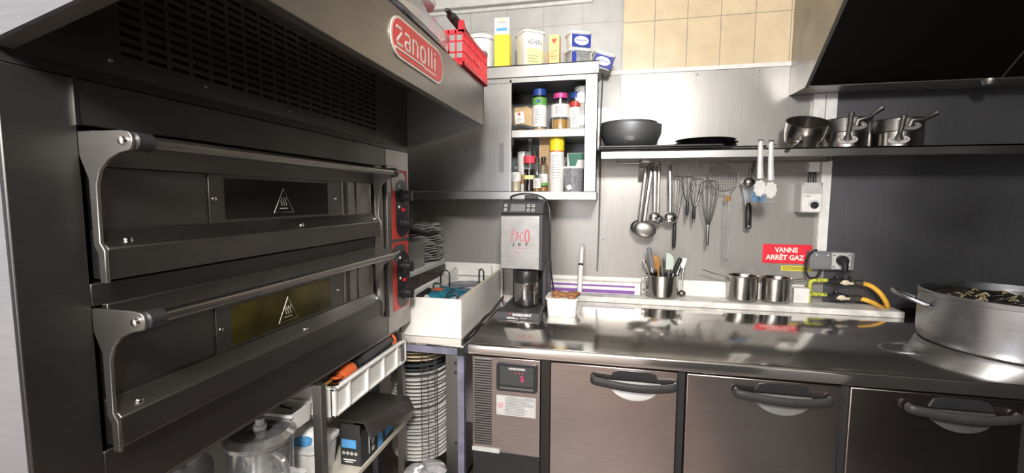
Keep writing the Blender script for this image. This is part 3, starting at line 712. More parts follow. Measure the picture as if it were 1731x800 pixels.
# ------------------------------------------------------------------ stand with white box
st = thing('steel_stand', 'stainless topped stand with blue-grey painted frame left of the counter', 'stand', (-.75, 2.0, 0))
obj('top_sheet', MB().box(-.955, -.545, 1.615, 2.40, .822, .832), 'counter', st, bevel=.002)
obj('frame', MB().box(-.955, -.545, 1.618, 1.64, .793, .822).box(-.567, -.545, 1.64, 2.38, .793, .822), 'purple_grey', st, bevel=.001)
for x0, x1, y0, y1 in ((-.572, -.545, 1.618, 1.645), (-.955, -.93, 1.618, 1.645), (-.572, -.545, 2.35, 2.38), (-.955, -.93, 2.35, 2.38)):
    obj('leg', MB().box(x0, x1, y0, y1, 0, .793), 'purple_grey', st, bevel=.001)
obj('side_sheet', MB().box(-.625, -.575, 1.628, 1.634, .05, .792), 'hood', st, label='grey upright sheet')
obj('corner_cap', MB().box(-.570, -.543, 1.612, 1.619, .795, .822), 'black', st)
for z in (.757, .717, .42): obj('bolt', MB().lathe([(.001, -.004), (.005, -.003), (.006, 0)], (-.583, 1.628, z), 10, ax='y'), 'black', st)
obj('shelf', MB().box(-.95, -.63, 1.65, 2.35, .10, .115), 'hood', st)

# white wooden box
bx = thing('white_box', 'open white wooden box on the stand beside the oven', 'box', (-.72, 2.05, .8325))
zb = .8325
obj('front_board', MB().box(-.855, -.583, 1.70, 1.715, zb, .998), 'white_board', bx, bevel=.002)
obj('side_board', MB().prism([(1.715, zb), (2.40, zb), (2.40, 1.012), (1.715, .998)], 'x', -.600, -.583), 'white_board', bx, bevel=.002)
obj('side_board', MB().prism([(1.715, zb), (2.40, zb), (2.40, 1.012), (1.715, .998)], 'x', -.855, -.838), 'white_board', bx, bevel=.002)
obj('bottom_board', MB().box(-.838, -.600, 1.715, 2.40, zb, zb+.01), 'white_board', bx)
obj('cream_edge', MB().prism([(1.70, .9985), (2.40, 1.0125), (2.40, 1.0135), (1.70, .9995)], 'x', -.600, -.583), 'cream', bx)
bk = obj('back_board', MB().box(-1.08, -.575, 2.402, 2.414, .834, 1.045), 'white_board', bx, bevel=.002)
obj('batten', MB().box(-1.08, -.635, 2.394, 2.402, .97, .976).box(-.640, -.634, 2.394, 2.402, .86, 1.035), 'lgrey', bk)
obj('screw', MB().lathe([(.001, -.003), (.005, 0)], (-.86, 2.402, 1.01), 10, ax='y').lathe([(.001, -.003), (.004, 0)], (-.72, 2.402, 1.007), 10, ax='y'), 'ink', bk)
# plates/bowl and packet inside
t = thing('round_tray', 'round grey tray with a white rim inside the white box', 'tray', (-.72, 2.19, .945))
obj('tray', MB().lathe([(.001, 0), (.098, 0), (.108, .018), (.11, .018), (.10, -.003), (.001, -.003)], (0, 0, 0), 40), 'grey', t, world=False)
obj('rim', MB().tube(arc((0, 0, .019), .1085, 0, 354, 40, 'xy'), .0028, 8, closed=True), 'white', t, world=False)
single('support_block', MB().box(-.80, -.64, 2.10, 2.29, zb+.011, .9415), 'charcoal', 'dark block of boxes under the round tray in the white box', 'box')
t = thing('blue_packet', 'teal blue wrapped packet with an orange corner in the white box', 'packet', (-.73, 1.93, zb+.011))
obj('packet', blob(MB(), (-.715, 1.935, .922), .100, .078, .070, 31, .05, sup=.35), 'pack_blue', t)
obj('orange_corner', MB().box(-.790, -.742, 1.885, 1.93, .989, .9935), 'orange', t)
obj('hazard_mark', MB().add([(-.801, 1.838, .955), (-.788, 1.838, .970), (-.775, 1.838, .955), (-.788, 1.838, .940)], [(0, 1, 2, 3)]), 'wink', t)
mb = MB()
for i in range(8): mb.box(-.77+i*.019, -.769+i*.019, 1.8445, 1.847, .92, .963)
obj('print', mb, 'lgrey', t)
single('white_dish', MB().lathe([(.001, 0), (.05, 0), (.088, .022), (.09, .022), (.052, -.002), (.001, -.002)], (0, 0, 0), 36), 'ceramic', 'white dish edge at the front of the white box', 'dish', (-.735, 1.808, .952))
single('black_cloth', blob(MB(), (-.82, 1.88, .93), .014, .12, .06, 37, .1), 'black_soft', 'black crumpled bag squeezed at the left of the white box', 'bag')
def bail(label, x, y, z0, w, h, a):
    pts = [(-w/2, 0, 0), (-w/2, 0, h*.7)]+[(w/2*math.cos(math.radians(q)), 0, h*.75+h*.25*math.sin(math.radians(q))) for q in (180, 150, 120, 90, 60, 30, 0)]+[(w/2, 0, 0)]
    single('wire_hoop', MB().tube(pts, .0042, 8), 'black', label, 'handle', (x, y, z0), a)
bail('black wire handle standing at the back left of the white box', -.805, 2.10, .955, .048, .095, 0)
bail('black wire handle standing at the back right of the white box', -.62+.008, 2.10, .965, .024, .098, 0)
bail('small black wire handle in front of the back left handle', -.80, 1.98, .955, .04, .05, 0)
bail('black wire handle crossing the teal packet in the white box', -.665, 1.822, .895, .058, .105, 0)
single('black_cable', MB().tube(smooth_path([(-.563, 1.66, .838), (-.560, 1.8, .845), (-.566, 1.92, .840), (-.56, 2.0, .85), (-.56, 2.10, .846), (-.566, 2.25, .85), (-.566, 2.38, .86)]), .007, 8), 'black', 'black cable lying between the white box and the counter', 'cable')

# round plates inside the stand
pm = MB().lathe([(.07, 0), (.075, .003), (.122, .015), (.125, .017), (.12, .0185), (.073, .0075), (.001, .007)], (0, 0, 0), 44)
G = 'round plates stacked inside the blue-grey stand'
base = {}
for i in range(29):
    z = .790-.0185-i*.0165-(0.006 if i > 3 else 0)-(.01 if i > 6 else 0)-(.008 if i > 14 else 0)
    kind = 'cream' if i < 4 else ('dplate' if i < 6 else 'ceramic')
    lab = {'cream': 'cream round plate at the top of the tall stack in the stand', 'dplate': 'dark round plate just under the cream plates in the stand',
           'ceramic': 'white round plate in the tall stack inside the blue-grey stand'}[kind]
    dx, dy = random.uniform(-.007, .007), random.uniform(-.007, .007)
    if kind not in base:
        base[kind] = single('round_plate', pm, kind, lab, 'plate', (-.803+dx, 1.768+dy, z), 0, {'cream': 'cream plates in the stand', 'dplate': 'dark plates in the stand', 'ceramic': G}[kind])
    else:
        o = base[kind].copy(); COL.objects.link(o); o.location = (-.803+dx, 1.768+dy, z)
lowz = z
single('plate_support', MB().cyl((-.803, 1.768, .1155), (-.803, 1.768, lowz-.001), .07), 'charcoal', 'dark drum under the stack of plates in the stand', 'drum')
gr = thing('wire_guard', 'grey wire guard standing in front of the stacked plates', 'guard', (-.76, 1.66, .116))
for k, x in enumerate((-.735, -.705, -.675)):
    mb = MB().box(x-.0012, x+.0012, 1.632, 1.634, .116, .79)
    obj('wire', mb, 'wire', gr)
mb = MB()
for i in range(48): mb.box(-.737, -.665, 1.6325, 1.6335, .13+i*.0135, .1315+i*.0135)
obj('cross_wires', mb, 'wire', gr)
obj('perforated_strip', MB().box(-.666, -.664, 1.630, 1.635, .116, .79), 'charcoal', gr)

# carrier bag at the bottom
t = thing('carrier_bag', 'clear plastic carrier bag with a blue patch below the plate stack', 'bag', (-.70, 1.5, .20))
obj('bag', blob(MB(), (-.66, 1.50, .30), .09, .08, .085, 41, .2), 'film', t)
obj('ear', MB().prism([(-.64, .33), (-.60, .345), (-.575, .385), (-.61, .395), (-.655, .375), (-.67, .34)], 'y', 1.50, 1.502), 'film', t)
obj('blue_patch', MB().prism([(-.725, .335), (-.665, .335), (-.650, .362), (-.70, .362)], 'y', 1.478, 1.480), 'blue', t)
single('floor_box', MB().box(-.76, -.58, 1.42, 1.58, 0, .235), 'charcoal', 'dark crate on the floor under the carrier bag', 'crate', bevel=.004)

# ------------------------------------------------------------------ rack under the oven
rk = thing('oven_stand', 'dark steel stand with two shelves carrying the pizza oven', 'stand', (-1.3, 1.06, 0))
for x in (-.800, -1.72):
    for y in (.50, 1.075, 1.585):
        obj('leg', MB().box(x-.014, x+.014, y-.012, y+.012, 0, .898 if x < -1 else .884), 'hood', rk, bevel=.001)
obj('rail', MB().box(-.842, -.814, .48, 1.605, .885, .899).box(-1.735, -1.706, .48, 1.62, .885, .899).box(-1.72, -.83, .49, .51, .885, .899).box(-1.72, -.83, 1.59, 1.61, .885, .899), 'hood', rk)
obj('shelf', MB().box(-1.735, -.80, .48, 1.62, .742, .755), 'hood_dark', rk, label='dark upper shelf') if False else None
mb = MB()
for y in (1.12, 1.58): mb.box(-1.72, -.80, y-.01, y+.01, .745, .757)
obj('shelf_rail', mb, 'hood', rk)
obj('shelf', MB().box(-1.735, -.752, .48, 1.605, .535, .552), 'board', rk, bevel=.002, label='beige lower shelf')
obj('back_sheet', MB().box(-1.76, -1.745, .46, 1.605, .05, .898), 'darkroom', rk)

# white slatted crate
wc = thing('plastic_crate', 'white ribbed plastic crate of utensils under the oven', 'crate', (-.95, 1.35, .76))
X0, X1, YA, YB, ZA, ZB = -1.20, -.782, 1.125, 1.603, .7585, .850
obj('crate', MB().box(X0, X1-.012, YA+.008, YB-.008, ZA, ZA+.004)
    .box(X1-.016, X1-.012, YA, YB, ZA, ZB).box(X0, X0+.004, YA, YB, ZA, ZB).box(X0, X1-.012, YA, YA+.004, ZA, ZB).box(X0, X1-.012, YB-.004, YB, ZA, ZB), 'white', wc)
obj('rim', MB().box(X1-.018, X1, YA-.002, YB+.002, ZB-.010, ZB).box(X0, X0+.012, YA, YB, ZB-.01, ZB).box(X0, X1, YA-.002, YA+.012, ZB-.01, ZB).box(X0, X1, YB-.012, YB+.002, ZB-.01, ZB), 'white', wc, bevel=.003)
mb = MB()
for y in (YA, YA+.075, YA+.185, YA+.295, YA+.40, YB-.010): mb.box(X1-.013, X1-.001, y, y+.010, ZA, ZB-.008)
mb.box(X1-.013, X1-.001, YA, YB, ZA, ZA+.006)
obj('rib', mb, 'white', wc, bevel=.001)
# utensils in the crate
t = thing('hand_mixer', 'dark grey stick blender with an orange collar in the white crate', 'blender', (-.83, 1.45, .83))
obj('body', MB().tube([(-.83, 1.33, .852), (-.83, 1.36, .856), (-.83, 1.53, .864)], [.020, .026, .024], 16), 'charcoal', t)
obj('collar', MB().tube(arc((-.83, 1.545, .858), .028, -30, 210, 14, 'xz'), .006, 8), 'orange', t)
obj('end_cap', MB().cyl((-.83, 1.30, .848), (-.83, 1.33, .852), .024, n=16), 'black', t)
t = thing('mixing_jar', 'orange brown plastic dome lying in the white crate', 'bowl', (-.83, 1.25, .83))
obj('dome', MB().tube([(-.83, 1.215, .842), (-.83, 1.22, .842), (-.83, 1.25, .844), (-.83, 1.28, .845), (-.83, 1.285, .845)], [.012, .022, .030, .027, .018], 18), 'orange', t)
def spoon(label, p0, p1, mat, r=.004, head=None, nm='spoon', sq=1, hr=.016):
    t = thing(nm, label, 'utensil', p0)
    obj('handle', MB().tube([p0, ((p0[0]+p1[0])/2, (p0[1]+p1[1])/2, (p0[2]+p1[2])/2+.002), p1], r, 8, sq=sq), mat, t)
    d = (Vector(p1)-Vector(p0)).normalized(); e = Vector(p1)
    obj('head', MB().tube([e-d*.004, e+d*hr*.4, e+d*hr*1.2, e+d*hr*2, e+d*hr*2.3], [r, hr*.7, hr, hr*.7, hr*.2], 12, sq=.3), head or mat, t)
    return t
spoon('steel spoon at the near end of the white crate', (-.80, 1.24, .838), (-.80, 1.17, .846), 'chrome')
spoon('wooden spoon with brown tip lying in the white crate', (-.84, 1.27, .838), (-.835, 1.15, .846), 'wood', .006)
spoon('thin steel spatula lying across the white crate', (-.87, 1.26, .835), (-.86, 1.17, .855), 'chrome', .003)
spoon('copper coloured spoon lying in the white crate', (-.81, 1.29, .83), (-.815, 1.20, .852), 'orange', .003)
# white tray to the left of the leg
t = thing('plastic_tray', 'small white plastic tray behind the stand leg under the oven', 'tray', (-.90, 1.13, .757))
obj('tray', MB().rbox(-1.00, -.850, 1.02, 1.112, .7575, .81, .01, .004, .004), 'white', t)
obj('rim', MB().box(-1.005, -.845, 1.015, 1.022, .803, .812), 'white', t, bevel=.002)
single('black_spoon', MB().tube(smooth_path([(-.955, 1.07, .822), (-.93, 1.045, .830), (-.89, 1.04, .823), (-.86, 1.04, .820)]), [.006]*10+[.004]*9, 8, sq=.6), 'black', 'small black plastic spoon lying on the white tray', 'spoon')

# bin, box and lid on the lower shelf
ZS = .5525
t = thing('plastic_bin', 'translucent white plastic bin beside the stand leg under the oven', 'bin', (-.94, 1.17, ZS))
obj('bin', MB().rbox(-1.04, -.845, 1.10, 1.235, ZS, .655, .02, .010, .004), 'white', t)
obj('rim', MB().rbox(-1.045, -.840, 1.095, 1.240, .647, .657, .022, 0, .008), 'white', t)
t = thing('paper_bag', 'crumpled white bag with a blue clip inside the plastic bin', 'bag', (-.945, 1.17, .60))
obj('bag', blob(MB(), (-.945, 1.17, .655), .075, .05, .05, 51, .2), 'white', t)
obj('blue_clip', blob(MB(), (-.905, 1.13, .668), .030, .014, .014, 52, .1), 'lblue', t)
bb = thing('blade_box', 'black cardboard box with bright blue panels under the steel lid', 'box', (-.83, 1.32, ZS))
obj('box', MB().box(-.830, -.757, 1.212, 1.43, ZS, .648), 'ink', bb, bevel=.001)
F = frame((-.795, 1.2116, .60), *XZ)
obj('blue_panel', MB().box(-.030, .022, .012, .040, 0, .0006).T(F), 'lblue', bb)
F2 = frame((-.7565, 1.32, .60), *YZ)
obj('blue_panel', MB().box(-.002, .030, -.045, .043, 0, .0006).T(F2), 'lblue', bb)
obj('blue_panel', MB().box(.048, .105, -.030, .002, 0, .0006).T(F2), 'lblue', bb)
mb = MB()
for i in range(4): mb.lathe([(.001, 0), (.006, 0)], (-.818+i*.0145, 1.2112, .594), 12, ax='y')
obj('disc_picture', mb, 'lgrey', bb)
mb = MB()
for i in range(3): mb.lathe([(.001, 0), (.010, 0)], (-.7560, 1.286, .577+i*.025), 12, ax='x')
for i in range(4): mb.lathe([(.001, 0), (.007, 0)], (-.7560, 1.370+i*.014, .620), 12, ax='x')
obj('disc_picture', mb, 'lgrey', bb)
obj('print', MB().box(-.025, .020, -.030, -.026, 0, .0006).box(-.02, .01, -.037, -.034, 0, .0006).T(F), 'wink', bb)
obj('print', MB().box(-.060, -.056, -.03, .03, 0, .0006).T(F2), 'wink', bb)
# steel lid: bent sheet
t = thing('steel_cover', 'bent stainless steel cover resting on the blue and black box', 'cover', (-.84, 1.34, .65))
def slab(a, b, c, d_, t=.003):
    P = [Vector(p) for p in (a, b, c, d_)]; n = (P[1]-P[0]).cross(P[3]-P[0]).normalized()*t
    return MB().add(P+[p+n for p in P], [(0,1,2,3),(4,5,6,7),(0,1,5,4),(1,2,6,5),(2,3,7,6),(3,0,4,7)])
obj('sheet', slab((-.835, 1.20, .708), (-.736, 1.20, .706), (-.729, 1.50, .659), (-.99, 1.50, .661)), 'pan_dark', t)
obj('flap', slab((-.736, 1.20, .706), (-.715, 1.20, .658), (-.706, 1.50, .612), (-.729, 1.50, .659)), 'oven_light', t)
obj('carton_flap', MB().box(-.828, -.76, 1.214, 1.216, .6485, .69).box(-.757, -.7555, 1.22, 1.42, .6485, .652), 'ink', bb)

# food processor bowl and neighbours
t = thing('food_processor_bowl', 'large clear food processor bowl with lid under the oven', 'bowl', (-.893, .955, ZS))
obj('bowl', MB().lathe([(.065, .02), (.074, .03), (.080, .22), (.084, .225), (.084, .230), (.076, .225), (.071, .035), (.001, .03)], (0, 0, 0), 40), 'smoke', t, world=False)
obj('lid', MB().lathe([(.087, .225), (.087, .236), (.072, .250), (.03, .252), (.03, .249), (.070, .246), (.083, .232)], (0, 0, 0), 40), 'smoke', t, world=False)
obj('lid_knob', MB().lathe([(.016, .25), (.016, .262), (.011, .264), (.011, .280), (.001, .281)], (0, 0, 0), 20), 'white', t, world=False)
obj('shaft', MB().lathe([(.014, .03), (.018, .12), (.014, .2), (.014, .248)], (0, 0, 0), 20), 'white', t, world=False)
obj('base_ring', MB().lathe([(.070, 0), (.070, .02), (.001, .02)], (0, 0, 0), 32), 'grey', t, world=False)
obj('handle', MB().tube(smooth_path([(.070, -.03, .21), (.108, -.04, .19), (.110, -.04, .10), (.070, -.03, .06)]), .008, 10), 'smoke', t, world=False)
single('crumpled_cloth', blob(MB(), (-1.06, .87, .665), .065, .06, .095, 61, .12), 'lgrey', 'pale grey crumpled cloth left of the food processor bowl', 'cloth')
t = thing('plastic_dome', 'shiny black plastic dome in front of the food processor bowl', 'lid', (-.93, .80, ZS))
obj('dome', MB().lathe([(.075, 0), (.078, .09), (.06, .135), (.03, .160), (.001, .165)], (0, 0, 0), 32), 'black', t, world=False)
t = thing('storage_box', 'clear plastic storage box right of the food processor bowl', 'box', (-.815, .87, ZS))
obj('box', MB().rbox(-.06, .052, -.06, .09, 0, .145, .012, .006, .003), 'tubclear', t, world=False)
obj('rim', MB().rbox(-.066, .058, -.066, .096, .138, .148, .016, 0, .009), 'tubclear', t, world=False)
obj('clip', MB().box(-.01, .02, -.072, -.066, .10, .14), 'smoke', t, world=False)

# ------------------------------------------------------------------ counter refrigerator
fr = thing('counter_fridge', 'stainless steel counter refrigerator with doors and a polished worktop', 'refrigerator', (.6, 1.95, 0))
FX0, FX1 = -.485, 1.72
obj('carcass', MB().box(FX0, FX1, 1.56, 2.28, .10, .84), 'fridge_dark', fr)
obj('worktop', MB().prism([(1.528, .838), (1.528, .868), (1.531, .875), (1.538, .8795), (2.44, .880), (2.44, .838)], 'x', -.498, 2.24), 'counter', fr, bevel=.0015)
obj('splash_back', MB().box(1.336, 2.24, 2.33, 2.345, .8805, .925), 'fridge_dark', fr)
for x in (-.42, .5, 1.65):
    for y in (1.62, 2.2): obj('leg', MB().cyl((x, y, 0), (x, y, .1), .02), 'chrome', fr)
# left machine panel
pn = obj('machine_panel', MB().box(-.482, -.224, 1.530, 1.56, .462, .832), 'fridge', fr, bevel=.002)
mb = MB()
for i in range(34): z = .497+i*.0098; mb.box(-.474, -.407, 1.5275, 1.530, z, z+.0042)
obj('vent_grille', mb, 'shelf', pn)
mb = MB()
for i in range(34): z = .4875+i*.0098; mb.box(-.474, -.407, 1.5290, 1.5303, z+.0042, z+.0098)
obj('vent_shade', mb, 'black_soft', pn)  # black strips stand in for the shade between the slats
obj('lower_plate', MB().box(-.482, -.224, 1.533, 1.56, .13, .455), 'black', fr, bevel=.002)
obj('foot_strip', MB().box(-.482, -.375, 1.524, 1.531, .464, .478).lathe([(.001, -.002), (.003, 0)], (-.472, 1.524, .471), 8, ax='y'), 'lgrey', pn)
obj('catch', MB().box(-.372, -.232, 1.526, 1.531, .452, .468), 'black', pn)
dp = obj('display', rplate(frame((-.3105, 1.5295, .7625), *XZ), .152, .105, .010, .008), 'black', fr, bevel=.001, label='black digital display')
obj('display_window', plate(frame((-.3105, 1.5215, .770), *XZ), .124, .070, .001), 'charcoal', dp)
obj('display_bar', plate(frame((-.3105, 1.5208, .7235), *XZ), .126, .007, .003), 'hood', dp)
text('brand_name', 'HOSHIZAKI', .011, 'wink', dp, frame((-.3095, 1.5200, .797), *XZ), .060, bold=.0002)
obj('digit', MB().tube([(.0045, .009, 0), (-.0045, .009, 0), (-.0045, .001, 0), (.0040, .0005, 0), (.0050, -.004, 0), (.0035, -.009, 0), (-.0048, -.009, 0)], .0011, 5).T(frame((-.290, 1.5200, .762), *XZ)), 'led', dp, label='red figure 5')
obj('indicator', MB().lathe([(.001, 0), (.003, 0)], (-.313, 1.5200, .782), 8, ax='y').lathe([(.001, 0), (.003, 0)], (-.30, 1.5200, .782), 8, ax='y').lathe([(.001, 0), (.003, 0)], (-.287, 1.5200, .782), 8, ax='y'), 'oven_red', dp)
nl = obj('notice_sticker', plate(frame((-.314, 1.5298, .6515), *XZ), .148, .076), 'lgrey', fr, label='white printed notice')
obj('print', lines(frame((-.299, 1.5288, .6515), *XZ), .112, .070, 12, .0022, (.6, 1)), 'gink', nl)
mb = MB().tube(arc((-.373, 1.5288, .652), .009, 0, 340, 16, 'xz'), .001, 5, closed=True).tube([(-.379, 1.5288, .646), (-.367, 1.5288, .658)], .001, 5)
obj('no_entry_mark', mb, 'rink', nl)
obj('divider', MB().box(-.222, -.190, 1.538, 1.56, .10, .835), 'fridge_dark', fr) 
# doors
def fdoor(x0, x1, label):
    d = obj('door', MB().box(x0, x1, 1.528, 1.558, .13, .832), 'fridge', fr, bevel=.003, label=label)
    cx = x0+.2915; w = .215; z = .792
    half = []
    pts = []
    for k in range(25):
        a = PI*k/24; pts.append((cx+.090*math.cos(a), z-.048*math.sin(a)*1.25))
    cv = [(cx+.088*math.cos(-PI*k/20), .786+.060*math.sin(-PI*k/20)) for k in range(21)]
    fr_ = [(x, 1.5285-.017*((.786-z)/.060)**1.0-.0005, z) for x, z in cv]; bk_ = [(x, 1.5290, z) for x, z in cv]
    n = 21
    cup = MB().add(fr_+bk_, [tuple(range(n)), tuple(range(2*n-1, n-1, -1))]+[(i, (i+1) % n, (i+1) % n+n, i+n) for i in range(n)])
    obj('handle_cup', cup, 'shelf', d)
    obj('cup_recess', MB().prism([(cx-.082, .793), (cx-.070, .818), (cx-.05, .824), (cx+.05, .824), (cx+.070, .818), (cx+.082, .793)], 'y', 1.5235, 1.5285), 'black', d)
    path = [(cx-.140, 1.520, .789), (cx-.138, 1.508, .787), (cx-.11, 1.503, .784), (cx-.05, 1.497, .779), (cx, 1.495, .777), (cx+.05, 1.497, .777), (cx+.10, 1.503, .781), (cx+.130, 1.510, .785), (cx+.132, 1.522, .786)]
    n_ = len(smooth_path(path, 4)); obj('handle', MB().tube(smooth_path(path, 4), .010, 12, sq=1.55), 'bar', d)
fdoor(-.187, .247, 'bright left door')
fdoor(.275, .735, 'middle door')
fdoor(.760, 1.208, 'dark right door')
fdoor(1.236, 1.69, 'door nearest the right wall')
for x in (.249, .738, 1.21): obj('door_gap', MB().box(x+.001, x+.022, 1.54, 1.559, .13, .835), 'black_soft', fr)

# ledge behind the counter
single('wall_ledge', MB().box(-.305, 1.333, 2.292, 2.433, .8805, .910), 'ledge', 'chipped white painted ledge along the back of the worktop', 'ledge', bevel=.003)

# ------------------------------------------------------------------ shelf on the wall
sh = thing('wall_shelf', 'long stainless steel wall shelf with a utensil rail underneath', 'shelf', (1.0, 2.3, 1.605))
obj('board', MB().box(-.036, 2.24, 2.15, 2.444, 1.636, 1.644).box(-.036, 2.24, 2.15, 2.156, 1.606, 1.644).box(-.036, 2.24, 2.156, 2.168, 1.606, 1.610), 'shelf', sh, bevel=.0015)
obj('rail', MB().tube([(0.05, 2.36, 1.600), (1.0, 2.36, 1.600)], .004, 8).box(.04, .05, 2.35, 2.37, 1.596, 1.637).box(1.0, 1.01, 2.35, 2.37, 1.596, 1.637), 'wire', sh)
br = obj('bracket', MB().prism([(2.20, 1.606), (2.444, 1.606), (2.444, 1.515), (2.425, 1.51), (2.40, 1.535), (2.37, 1.575), (2.20, 1.592)], 'x', .155, .190), 'hood', sh)
ZH = 1.6445
t = single('baking_tray', MB().box(-.055, .67, 2.165, 2.42, ZH, ZH+.004).box(-.062, .68, 2.158, 2.172, ZH+.006, ZH+.012).box(-.062, -.05, 2.158, 2.43, ZH+.004, ZH+.012).box(.668, .68, 2.158, 2.43, ZH+.004, ZH+.012), 'black_metal', 'wide black baking tray lying on the wall shelf under the bowl', 'tray', bevel=.002)
t = single('baking_tray', MB().box(-.04, .50, 2.175, 2.42, ZH+.0125, ZH+.016).box(-.048, .51, 2.168, 2.178, ZH+.016, ZH+.025).box(-.048, -.04, 2.168, 2.43, ZH+.0125, ZH+.025).box(.50, .51, 2.168, 2.43, ZH+.0125, ZH+.025), 'black_metal', 'smaller black baking tray on top of the wide one', 'tray', bevel=.002)
t = thing('mixing_bowl', 'large dull steel mixing bowl at the left end of the wall shelf', 'bowl', (.104, 2.31, ZH+.0165))
obj('bowl', MB().lathe([(.001, 0), (.080, 0), (.120, .030), (.143, .075), (.147, .118), (.149, .118), (.146, .074), (.123, .027), (.082, -.0)], (0, 0, 0), 56), 'bowl_steel', t, world=False)
obj('inner_bowl', MB().lathe([(.10, .08), (.128, .110), (.134, .132), (.136, .132), (.130, .108)], (-.01, 0, 0), 56), 'bowl_steel', t, world=False)
mb = MB()
for i in range(3): mb.lathe([(.001, .004+i*.008), (.118-i*.004, .004+i*.008), (.134-i*.006, .013+i*.008), (.136-i*.006, .013+i*.008), (.12-i*.004, .002+i*.008), (.001, .002+i*.008)], (0, 0, 0), 48)
for i in range(3):
    single('pizza_pan', MB().lathe([(.001, .0), (.122-i*.004, 0), (.142-i*.004, .010), (.144-i*.004, .010), (.123-i*.004, -.002), (.001, -.002)], (0, 0, 0), 48), 'black_metal',
           ['lowest round black pan of three on the wall shelf', 'middle round black pan of three on the wall shelf', 'top round black pan of three on the wall shelf'][i], 'pan', (.452+(-.004, .006, 0)[i], 2.30, ZH+.019+i*.0135), group=None)
t = thing('pan_cover', 'thin dark steel lid lying on the wall shelf behind the tongs', 'lid', (.745, 2.27, ZH+.001))
obj('lid', MB().lathe([(.001, .012), (.05, .011), (.085, .003), (.085, .001), (.05, .009), (.001, .010)], (0, 0, 0), 32), 'pan_dark', t, world=False)
obj('handle', MB().tube([(-.02, 0, .014), (-.015, 0, .026), (.015, 0, .026), (.02, 0, .014)], .004, 8), 'pan_dark', t, world=False)

# saucepans
def saucepan(label, loc, r, h, ang, mat='pan', hl=.16, rise=.2, rot=None, hz=.8, flat=True, name='saucepan', long=True):
    t = thing(name, label, 'saucepan', loc, rot=rot)
    obj('pan', MB().lathe([(.001, .0), (r*.93, 0), (r*.98, .006), (r, .014), (r, h-.003), (r+.003, h), (r-.002, h), (r-.003, .012), (.001, .004)], (0, 0, 0), 44), mat, t, world=False)
    if long:
        c, s = math.cos(ang), math.sin(ang)
        P = lambda d, z: (c*d, s*d, z)
        z = h*hz
        hn = obj('handle', MB().tube([P(r-.002, z), P(r+.02, z+.004), P(r+.04, z+.04*rise+.006), P(r+hl, z+hl*rise), P(r+hl+.006, z+hl*rise)], [.006, .007, .0075, .009, .006], 10, sq=.55), mat, t, world=False)
        obj('rivet_plate', MB().ball(P(r-.001, z-.002), .022, .9, .9, .55), mat, hn, world=False)
    return t
t = thing('saucepan', 'small steel saucepan tilted forward on the wall shelf with its handle at the left', 'saucepan', (.868, 2.285, ZH+.034), rot=(.48, 0, 0))
r, h = .083, .098
obj('pan', MB().lathe([(.001, .0), (r*.8, 0), (r*.9, .008), (r, .05), (r, h-.003), (r+.004, h), (r-.002, h), (r-.003, .05), (r*.85, .012), (.001, .004)], (0, 0, 0), 44), 'pan', t, world=False)
hn = obj('handle', MB().tube([(-.045, -.07, .028), (-.062, -.088, .030), (-.09, -.118, .028), (-.115, -.15, .020)], [.010, .012, .010, .009], 10, sq=.5), 'pan_dark', t, world=False)
obj('rivet_plate', MB().ball((-.043, -.068, .03), .018, 1, .7, .8), 'pan', hn, world=False)
def cast_pan(label, cx, cy, z, r, h, mat, a, hz, dv):
    """a = where on the rim the handle is riveted, dv = from there to the handle's end"""
    t = thing('saucepan', label, 'saucepan', (cx, cy, z))
    obj('pan', MB().lathe([(.001, .0), (r*.95, 0), (r, .006), (r, h-.003), (r+.003, h), (r-.002, h), (r-.003, .01), (.001, .004)], (0, 0, 0), 44), mat, t, world=False)
    c, s_ = math.cos(a), math.sin(a)
    p = Vector((c*(r+.004), s_*(r+.004), hz)); dv = Vector(dv)
    q = [p, p+Vector((c*.010, s_*.010, .020)), p+dv*.45+Vector((c*.008, s_*.008, 0)), p+dv*.85, p+dv, p+dv*1.04]
    hn = obj('handle', MB().tube(q, [.017, .0095, .0085, .0105, .012, .006], 12, sq=.7), 'pan_dark', t, world=False)
    F = frame((c*(r+.001), s_*(r+.001), hz-.002), (-s_, c, 0), (0, 0, 1))
    obj('rivet_plate', MB().prism([(.036*math.cos(k*PI/10), .018*math.sin(k*PI/10)) for k in range(20)], 'z', -.004, .005).T(F), 'cast', hn, world=False)
    for u, v in ((-.023, .003), (.023, .003), (0, -.010)): obj('rivet', MB().ball(tuple(F @ Vector((u, v, .006))), .0038), 'chrome', hn, world=False)
    return t
cast_pan('lower of two nested pans nearest the cable trunking, its handle pointing forward', 1.050, 2.30, ZH+.0005, .092, .072, 'pan', -1.93, .036, (-.012, -.045, .105))
cast_pan('upper of two nested pans nearest the cable trunking, its handle pointing back right', 1.052, 2.30, ZH+.064, .089, .070, 'pan_dark', -1.62, .032, (.085, -.01, .068))
cast_pan('lower of the two rightmost nested pans, its handle pointing forward', 1.250, 2.30, ZH+.0005, .090, .070, 'pan', -2.0, .032, (-.012, -.045, .092))
cast_pan('upper of the two rightmost nested pans, its handle pointing back right', 1.252, 2.30, ZH+.062, .087, .064, 'pan_dark', -1.62, .028, (.085, -.01, .045))

